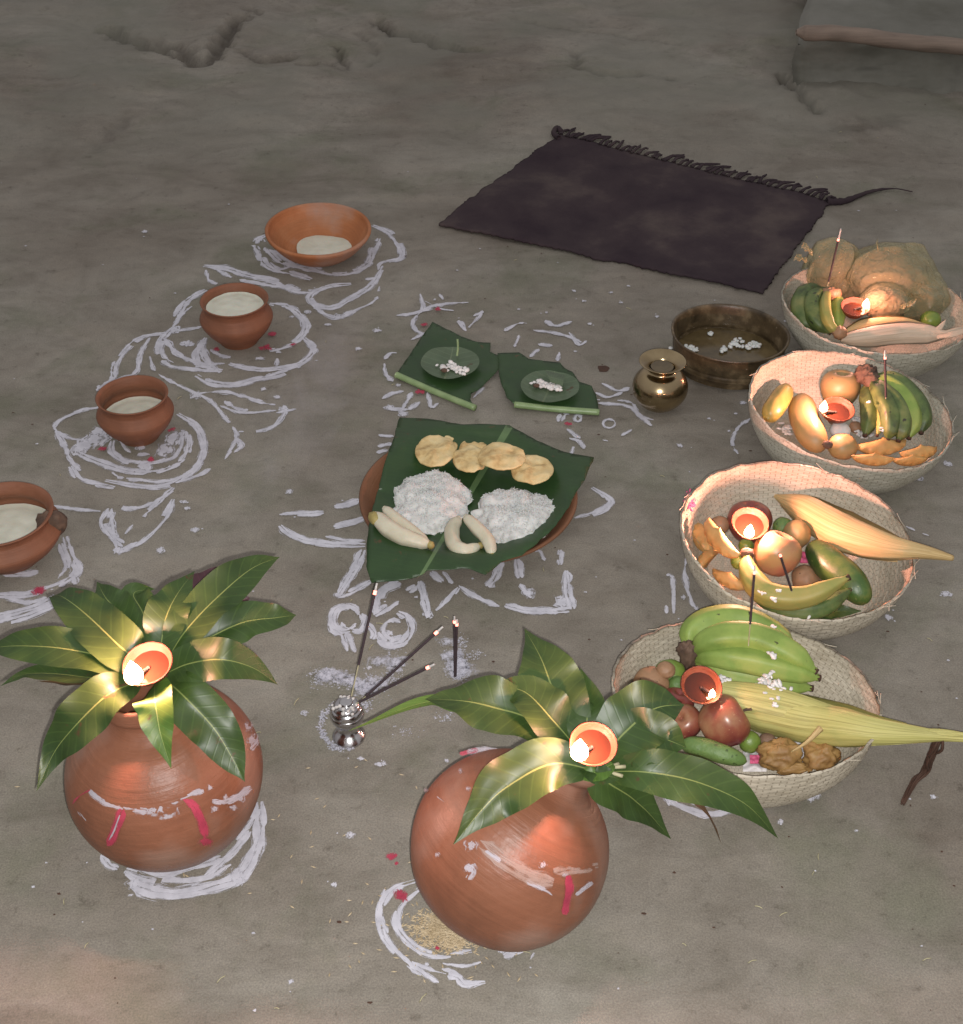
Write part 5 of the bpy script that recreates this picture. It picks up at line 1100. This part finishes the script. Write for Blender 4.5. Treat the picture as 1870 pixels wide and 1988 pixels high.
def crumbs(lab, lst):
    mb = MB()
    for r, x, y, z, n_, sx_, sy_ in lst:
        for _ in range(n_):
            q_ = P(r, random.gauss(x, sx_), random.gauss(y, sy_), z); s_ = random.uniform(.0018, .0040)
            mb.add(ball(q_, (s_*1.8, s_*.9, s_*.6), Matrix.Rotation(random.uniform(0, 3), 3, 'Z') @ Matrix.Rotation(random.uniform(-.6, .6), 3, 'Y'), 5, .4, 3, random.random()*9))
    tag(mb.build('flattened_rice', MT['white']), lab, 'rice flakes', kind='stuff')
crumbs('white rice flakes strewn on the corn and bananas of the nearest basket', [('H', 930, 480, .092, 20, 26, 22), ('H', 850, 445, .085, 10, 26, 10), ('H', 660, 430, .085, 12, 22, 8), ('H', 905, 305, .115, 4, 10, 5), ('H', 900, 170, .12, 3, 14, 4), ('H', 910, 560, .09, 3, 14, 5), ('H', 900, 410, .10, 5, 8, 10)])
incense(P('H', 783, 262, .118), P('O', 1466, 1098, .245), 'incense stick stuck upright in the green banana bunch', bare=.28, ashl=.10, r=.0019, grp='incense sticks stuck in the offerings')
# -------- second basket
I = 'I'
fruit('sapodilla', 'I', 380, 560, 60, .04, 'brown_fruit', 'brown fruit behind the brightly lit pastry', 'fruit', .05, .9, 3)
apple('I', 562, 545, 138, .045, (0, .3, 1), 'apple2', 'dark maroon apple carrying the lamp of the second basket', False)
diya(P('I', 565, 548, .112), .0285, (.02, -.30, 1), -1.75, 2.3, 'clay oil lamp burning on the dark maroon apple', h=.024, fdist=.75)
pastry('I', 268, 640, 300, .62, .05, 1.75, .5, 'shaded half-moon pastry against the side wall of the second basket', seed=2)
pastry('I', 380, 650, 380, .55, .098, 1.95, -.5, 'large crimped pastry glowing in the lamplight of the second basket', seed=1, th=.022)
pastry('I', 300, 770, 230, .6, .045, .9, .3, 'pastry half buried under the glowing crimped one', seed=4)
pastry('I', 440, 900, 260, .6, .055, 2.5, -.4, 'crumbly crimped pastry behind the near rim of the second basket', seed=3)
fruit('lime', 'I', 495, 785, 50, .06, 'lime', 'small lime below the glowing pastry', 'lime', .03, 1, 5)
fruit('lime', 'I', 540, 690, 46, .06, 'lime', 'small lime directly under the maroon apple', 'lime', .03, 1, 6)
fruit('lime', 'I', 765, 575, 62, .05, 'gourd', 'dark green lime between the maroon apple and the corn', 'lime', .03, 1, 7)
fruit('guava', 'I', 850, 620, 84, .06, 'guava', 'yellow-green guava in the middle of the second basket', 'guava', .04, 1.15, 8)
apple('I', 725, 738, 148, .074, (.35, .35, .9), 'apple3', 'large apple lit pink-yellow by the lamp in the second basket', False)
fruit('sapodilla', 'I', 905, 890, 88, .04, 'brown_fruit', 'brown fruit between the pink-lit apple and the banana', 'fruit', .06, .9, 8)
capsule('cucumber', 'I', [(950, 690, .055), (1040, 790, .07), (1170, 900, .075), (1285, 1040, .065)], 215, 'cucumber', 'fat dark green cucumber with a yellow streak in the second basket', 'cucumber')
s = thing('banana_bunch', P('I', 650, 950, .04), 'pair of yellow-green bananas curving under the pink-lit apple', 'bananas', 'banana bunches in the baskets')
bananaP(s, lv('I', (545, 735, .090), (560, 860, .085), (680, 985, .085), (900, 1000, .09), (1165, 885, .115)), .036, 'banana_yellow', seed=1)
bananaP(s, lv('I', (555, 750, .07), (600, 930, .06), (760, 1060, .06), (980, 1075, .065), (1180, 960, .08)), .034, 'banana_dark', seed=4)
g = ball(P('I', 545, 735, .092), (.011, .008, .008), None, 10, .3, 3, 2); mk('bunch_stem', g[0], g[1], MT['stem_dark'], s, g[2])
corn('I', [(715, 385, .05), (900, 470, .065), (1150, 610, .08), (1400, 690, .105), (1600, 720, .115), (1808, 765, .105)], 225, 'husk_b', 'straw-coloured corn cob poking over the right rim of the second basket',
     loose=[([(1150, 700, .06), (1300, 740, .07), (1470, 780, .08)], 60)], prf=[(0, .08), (.08, .35), (.22, .85), (.38, 1), (.52, .82), (.66, .55), (.8, .36), (.92, .24), (1, .14)])
leaf(thing('green_leaf', P('I', 1100, 1090, .03), 'dark green leaf tucked behind the near rim below the cucumber', 'leaf'), lv('I', (880, 1100, .045), (1050, 1090, .05), (1250, 1090, .05)), .04, seed=4)
g = grid(lambda u, v: P('I', 870+u*90, 725+v*70, .035+.006*nz((u*4, v*4, 3), 1)), 8, 8); obj1('pink_petal', g, 'petal', 'pink petal scrap beside the big cucumber', 'petal')
crumbs('white rice flakes near the banana pair in the second basket', [('I', 830, 1100, .06, 14, 18, 10), ('I', 930, 1095, .065, 12, 12, 14), ('I', 700, 1020, .10, 3, 8, 4), ('I', 640, 975, .10, 3, 8, 4), ('I', 745, 965, .11, 3, 6, 3)])
incense(P('I', 822, 972, .115), P('I', 750, 748, .19), 'short burnt incense stick stuck in the yellow-green banana', bare=.05, ashl=.02, r=.0019, grp='incense sticks stuck in the offerings')
# pink powder smear on the basket's left rim
mb = MB()
bc = G(1547, 1041, .1)
for _ in range(240):
    x, y = random.gauss(195, 16), random.gauss(420, 26); p = P('I', x, y, .0)
    d = ray(*px('I', x, y)).normalized(); best = None
    for k in range(200):
        t = (1.0+k*.006); q_ = CAM+d*t
        if q_.z < .1 and math.hypot(q_.x-bc.x, q_.y-bc.y) < .174: break
        if q_.z < .0: break
        best = q_
    if best is not None and best.z > .03:
        s_ = random.uniform(.0006, .0020); mb.add(ball(best, (s_, s_, s_), None, 4))
if mb.V: tag(mb.build('pink_powder', MT['petal']), 'pink powder dabbed on the rim of the second basket', 'powder', kind='stuff')
# -------- third basket
J = 'J'
capsule('melon', 'J', [(350, 640, .075), (400, 560, .08), (460, 470, .08), (505, 385, .075)], 165, 'melon', 'stubby yellow-green melon leaning on the side wall of the third basket', 'melon', k=.1)
capsule('papaya', 'J', [(620, 480, .05), (625, 590, .062), (680, 730, .065), (775, 880, .055)], 235, 'guava', 'long brown-yellow papaya glowing beside the lamp of the third basket', 'papaya', k=.2)
g = ball(P('J', 820, 835, .075), (.009, .007, .007), None, 8, .3, 3, 2); obj1('dried_calyx', g, 'stem_dark', 'black dried flower end at the papaya tip', 'calyx')
apple('J', 915, 405, 158, .065, (0, .2, 1), 'guava', 'large yellow-brown apple behind the lamp of the third basket', False)
fruit('betel_nut', 'J', 860, 640, 40, .05, 'nut', 'brown betel nut under the lamp of the third basket', 'betel nut', .06, 1, 2)
diya(P('J', 898, 560, .098), .0290, (.03, -.22, 1), 3.35, 1.6, 'clay oil lamp burning beside the papaya in the third basket', h=.022, fdist=.95)
fruit('radish', 'J', 915, 725, 78, .062, 'white', 'small white radish lit by the lamp of the third basket', 'radish', .05, .8, 2)
fruit('sapodilla', 'J', 1035, 700, 50, .04, 'brown_fruit', 'small red-brown fruit beside the white radish', 'fruit', .05, .9, 2)
fruit('guava', 'J', 935, 850, 115, .055, 'guava', 'yellow guava in front of the white radish', 'guava', .04, .85, 9)
s = thing('banana_bunch', P('J', 1150, 340, .06), 'hand of dark-streaked green bananas under the incense of the third basket', 'bananas', 'banana bunches in the baskets')
for k, (a_, b_, c_, d_, e_, m_) in enumerate((((1175, 300, .10), (1340, 330, .105), (1500, 480, .09), (1560, 620, .075), (1545, 740, .06), 'banana_dark'), ((1170, 310, .10), (1300, 370, .105), (1430, 500, .095), (1480, 650, .08), (1450, 780, .065), 'banana_green'),
      ((1160, 320, .10), (1270, 430, .105), (1370, 560, .10), (1400, 700, .085), (1370, 800, .07), 'banana_dark'), ((1150, 330, .10), (1230, 450, .105), (1300, 580, .10), (1310, 700, .085), (1285, 790, .07), 'banana_dark'),
      ((1140, 340, .09), (1190, 430, .095), (1240, 520, .09), (1245, 640, .08), (1205, 760, .065), 'banana_yellow'), ((1120, 350, .08), (1135, 450, .08), (1150, 550, .078), (1145, 650, .07), (1110, 760, .06), 'banana_dark'))):
    bananaP(s, lv('J', a_, b_, c_, d_, e_), .033 if k != 4 else .020, m_, seed=k)
mb = MB(); mb.add(ball(P('J', 1120, 290, .10), (.020, .016, .018), None, 14, .35, 3, 2)); mb.add(ball(P('J', 1170, 340, .10), (.016, .016, .014), None, 12, .3, 3, 7)); mb.build('bunch_stem', MT['stem_dark'], s)
pastry('J', 1240, 850, 420, .55, .055, 3.3, -.35, 'largest brown crimped pastry at the front of the third basket', seed=7)
pastry('J', 1530, 900, 330, .55, .062, 3.4, -.3, 'brown pastry with a sharp corner at the right of the third basket', seed=8)
pastry('J', 1170, 950, 330, .45, .055, 3.05, -.5, 'pastry pressed along the near wall of the third basket', seed=9)
pastry('J', 1460, 960, 280, .4, .055, 3.2, -.5, 'flat pastry edge showing under the sharp-cornered pastry', seed=10)
crumbs('white rice flakes under the fruit in the third basket', [('J', 1045, 660, .03, 26, 20, 22), ('J', 490, 720, .03, 24, 24, 16), ('J', 1110, 770, .03, 14, 16, 14), ('J', 1140, 500, .11, 3, 10, 5), ('J', 1240, 710, .10, 3, 6, 8), ('J', 1060, 740, .04, 8, 10, 10)])
incense(P('J', 1272, 480, .118), P('J', 1263, 102, .215), 'incense stick stuck upright in the dark-streaked banana hand', bare=.04, ashl=.17, r=.0021, grp='incense sticks stuck in the offerings')
# -------- farthest basket
K = 'K'
s = thing('banana_bunch', P('K', 560, 860, .05), 'dark mottled green bananas at the side of the farthest basket', 'bananas', 'banana bunches in the baskets')
bananaP(s, lv('K', (640, 730, .09), (500, 740, .09), (420, 850, .085), (440, 980, .075), (560, 1080, .065)), .040, 'banana_dark', seed=1)
bananaP(s, lv('K', (650, 740, .095), (560, 780, .10), (520, 880, .095), (560, 1000, .085), (680, 1110, .07)), .036, 'banana_dark', seed=2)
bananaP(s, lv('K', (690, 720, .10), (640, 800, .108), (640, 920, .105), (680, 1040, .095), (760, 1130, .08)), .022, 'banana_yellow', seed=3)
bananaP(s, lv('K', (700, 760, .09), (740, 830, .09), (755, 920, .085), (750, 1000, .08), (760, 1080, .07)), .028, 'banana_green', seed=5)
mb = MB(); mb.add(ball(P('K', 690, 760, .105), (.020, .012, .012), None, 12, .35, 3, 2)); mb.add(ball(P('K', 765, 1110, .085), (.013, .012, .012), None, 10, .3, 3, 4)); mb.build('bunch_stem', MT['brown_fruit'], s)
def bag(r, lst, label, seed, frill=None):
    root = thing('plastic_bag', P(r, lst[0][0], lst[0][1], .06), label, 'plastic bag', 'yellowish plastic bags in the farthest basket')
    mb = MB(); m2 = MB()
    for x, y, z, rx, ry, rz in lst:
        c = P(r, x, y, z)
        def cr(d): return .95+.13*(1-min(1, 1.7*abs(nz(d, 1.15, seed))))**2+.03*nz(d, 3.1, seed+2)
        mb.add(ball(c, (rx, ry, rz), None, 64, .02, 1.5, seed, cr)); m2.add(ball(c-Vector((0, 0, .008)), (rx*.84, ry*.84, rz*.78), None, 30, .16, 2.6, seed+1))
    mb.build('film', MT['bag'], root); m2.build('wrapped_food', MT['bagfood'], root)
    if frill:
        mf = MB()
        for x, y, z, a_, l_ in frill:
            c = P(r, x, y, z)
            def fn(u, v): return c+Vector((math.cos(a_)*l_*v+.012*(u-.5)*v, .02*(u-.5)*(.4+v), math.sin(a_)*l_*v+.008*nz((u*5, v*4, a_), 1, seed)))
            mf.add(grid(fn, 10, 10))
        mf.build('gathered_neck', MT['bag'], root, smooth=False)
    return root
MT['bagfood'] = pm('wrapped_food', [(.3, (.060, .058, .032)), (.7, (.13, .115, .060))], 18, .6, .5, 60)
bag('K', [(690, 560, .085, .060, .055, .065)], 'smaller crumpled cellophane bag behind the tall incense of the farthest basket', 2, [(520, 400, .15, 2.4, .03), (470, 460, .13, 2.8, .025)])
bag('K', [(1230, 640, .085, .095, .078, .078), (1480, 780, .07, .06, .06, .05)], 'largest crumpled cellophane bag of yellow food in the farthest basket', 5, [(1110, 370, .175, 1.9, .02)])
MT['bagfood2'] = pm('wrapped_food_orange', [(.3, (.20, .10, .06)), (.7, (.30, .17, .10))], 18, .6, .5, 60)
t_ = MT['bagfood']; MT['bagfood'] = MT['bagfood2']
bag('K', [(1170, 840, .085, .048, .038, .036)], 'small shiny bag tinted orange beside the far lamp flame', 8, [(1300, 880, .10, .3, .03)])
MT['bagfood'] = t_
diya(P('K', 900, 880, .105), .0270, (-.02, -.2, 1), .1, .6, 'clay oil lamp burning in front of the plastic bags', h=.021, fdist=.80)
corn('K', [(800, 1110, .07), (1000, 1050, .075), (1300, 1030, .078), (1500, 1050, .075), (1650, 1080, .07)], 130, 'husk_b', 'lamplit corn cob lying behind the pale one in the farthest basket')
corn('K', [(770, 1170, .07), (1000, 1150, .075), (1300, 1115, .080), (1560, 1120, .090), (1720, 1120, .10), (1900, 1080, .105)], 185, 'husk_w', 'pale corn cob along the near rim of the farthest basket',
     loose=[([(1580, 1120, .10), (1660, 1060, .11), (1720, 985, .12)], 50), ([(1640, 1140, .10), (1800, 1110, .115), (2000, 1040, .12)], 60)], prf=[(0, .2), (.08, .6), (.25, .95), (.45, 1), (.6, .85), (.72, .5), (.8, .32), (.9, .42), (1, .3)])
fruit('lime', 'K', 1580, 990, 90, .06, 'lime', 'green lime tucked between the big plastic bag and the corn', 'lime', .03, .8, 7)
incense(P('K', 645, 740, .105), P('K', 776, 178, .235), 'tall incense stick stuck in the farthest basket in front of the smaller bag', bare=.16, ashl=.19, r=.0021, grp='incense sticks stuck in the offerings')

# thin smoke drifting up from the lamps
sm_ = sweep([G(455, 985, .23), G(500, 910, .25), G(560, 840, .27), G(640, 720, .29), G(680, 620, .30)], lambda t: .030+.030*math.sin(math.pi*t), 24, 40, sec=lambda a_, v: 1+.3*nz((math.cos(a_), math.sin(a_), v*5), 1.2, 3))
m_, N_, L_, b_ = newmat('smoke'); N_.remove(b_); pv = N_.new('ShaderNodeVolumePrincipled'); pv.inputs['Color'].default_value = (.82, .86, 1, 1)
src_ = coordn(N_, L_, 'Object', (1, .6, 1)); n_ = noisen(N_, L_, src_, 14, 4, .6, 1); r_ = ramp(N_, [(.45, (0, 0, 0)), (.75, (1, 1, 1))]); L_.new(n_.outputs[0], r_.inputs[0])
k_ = N_.new('ShaderNodeMath'); k_.operation = 'MULTIPLY'; k_.inputs[1].default_value = 3.5; L_.new(r_.outputs[0], k_.inputs[0]); tg_ = N_.new('ShaderNodeTexCoord'); sg_ = N_.new('ShaderNodeSeparateXYZ'); L_.new(tg_.outputs['Generated'], sg_.inputs[0]); rg_ = ramp(N_, [(.0, (0, 0, 0)), (.45, (1, 1, 1)), (1, (0, 0, 0))]); L_.new(sg_.outputs['Y'], rg_.inputs[0])
kk_ = N_.new('ShaderNodeMath'); kk_.operation = 'MULTIPLY'; L_.new(k_.outputs[0], kk_.inputs[0]); L_.new(rg_.outputs[0], kk_.inputs[1]); L_.new(kk_.outputs[0], pv.inputs['Density']); L_.new(pv.outputs[0], N_['Material Output'].inputs['Volume'])
tag(mk('smoke', sm_[0], sm_[1], m_, None), 'faint bluish wisp of smoke drifting beside the terracotta cups', 'smoke', kind='stuff')
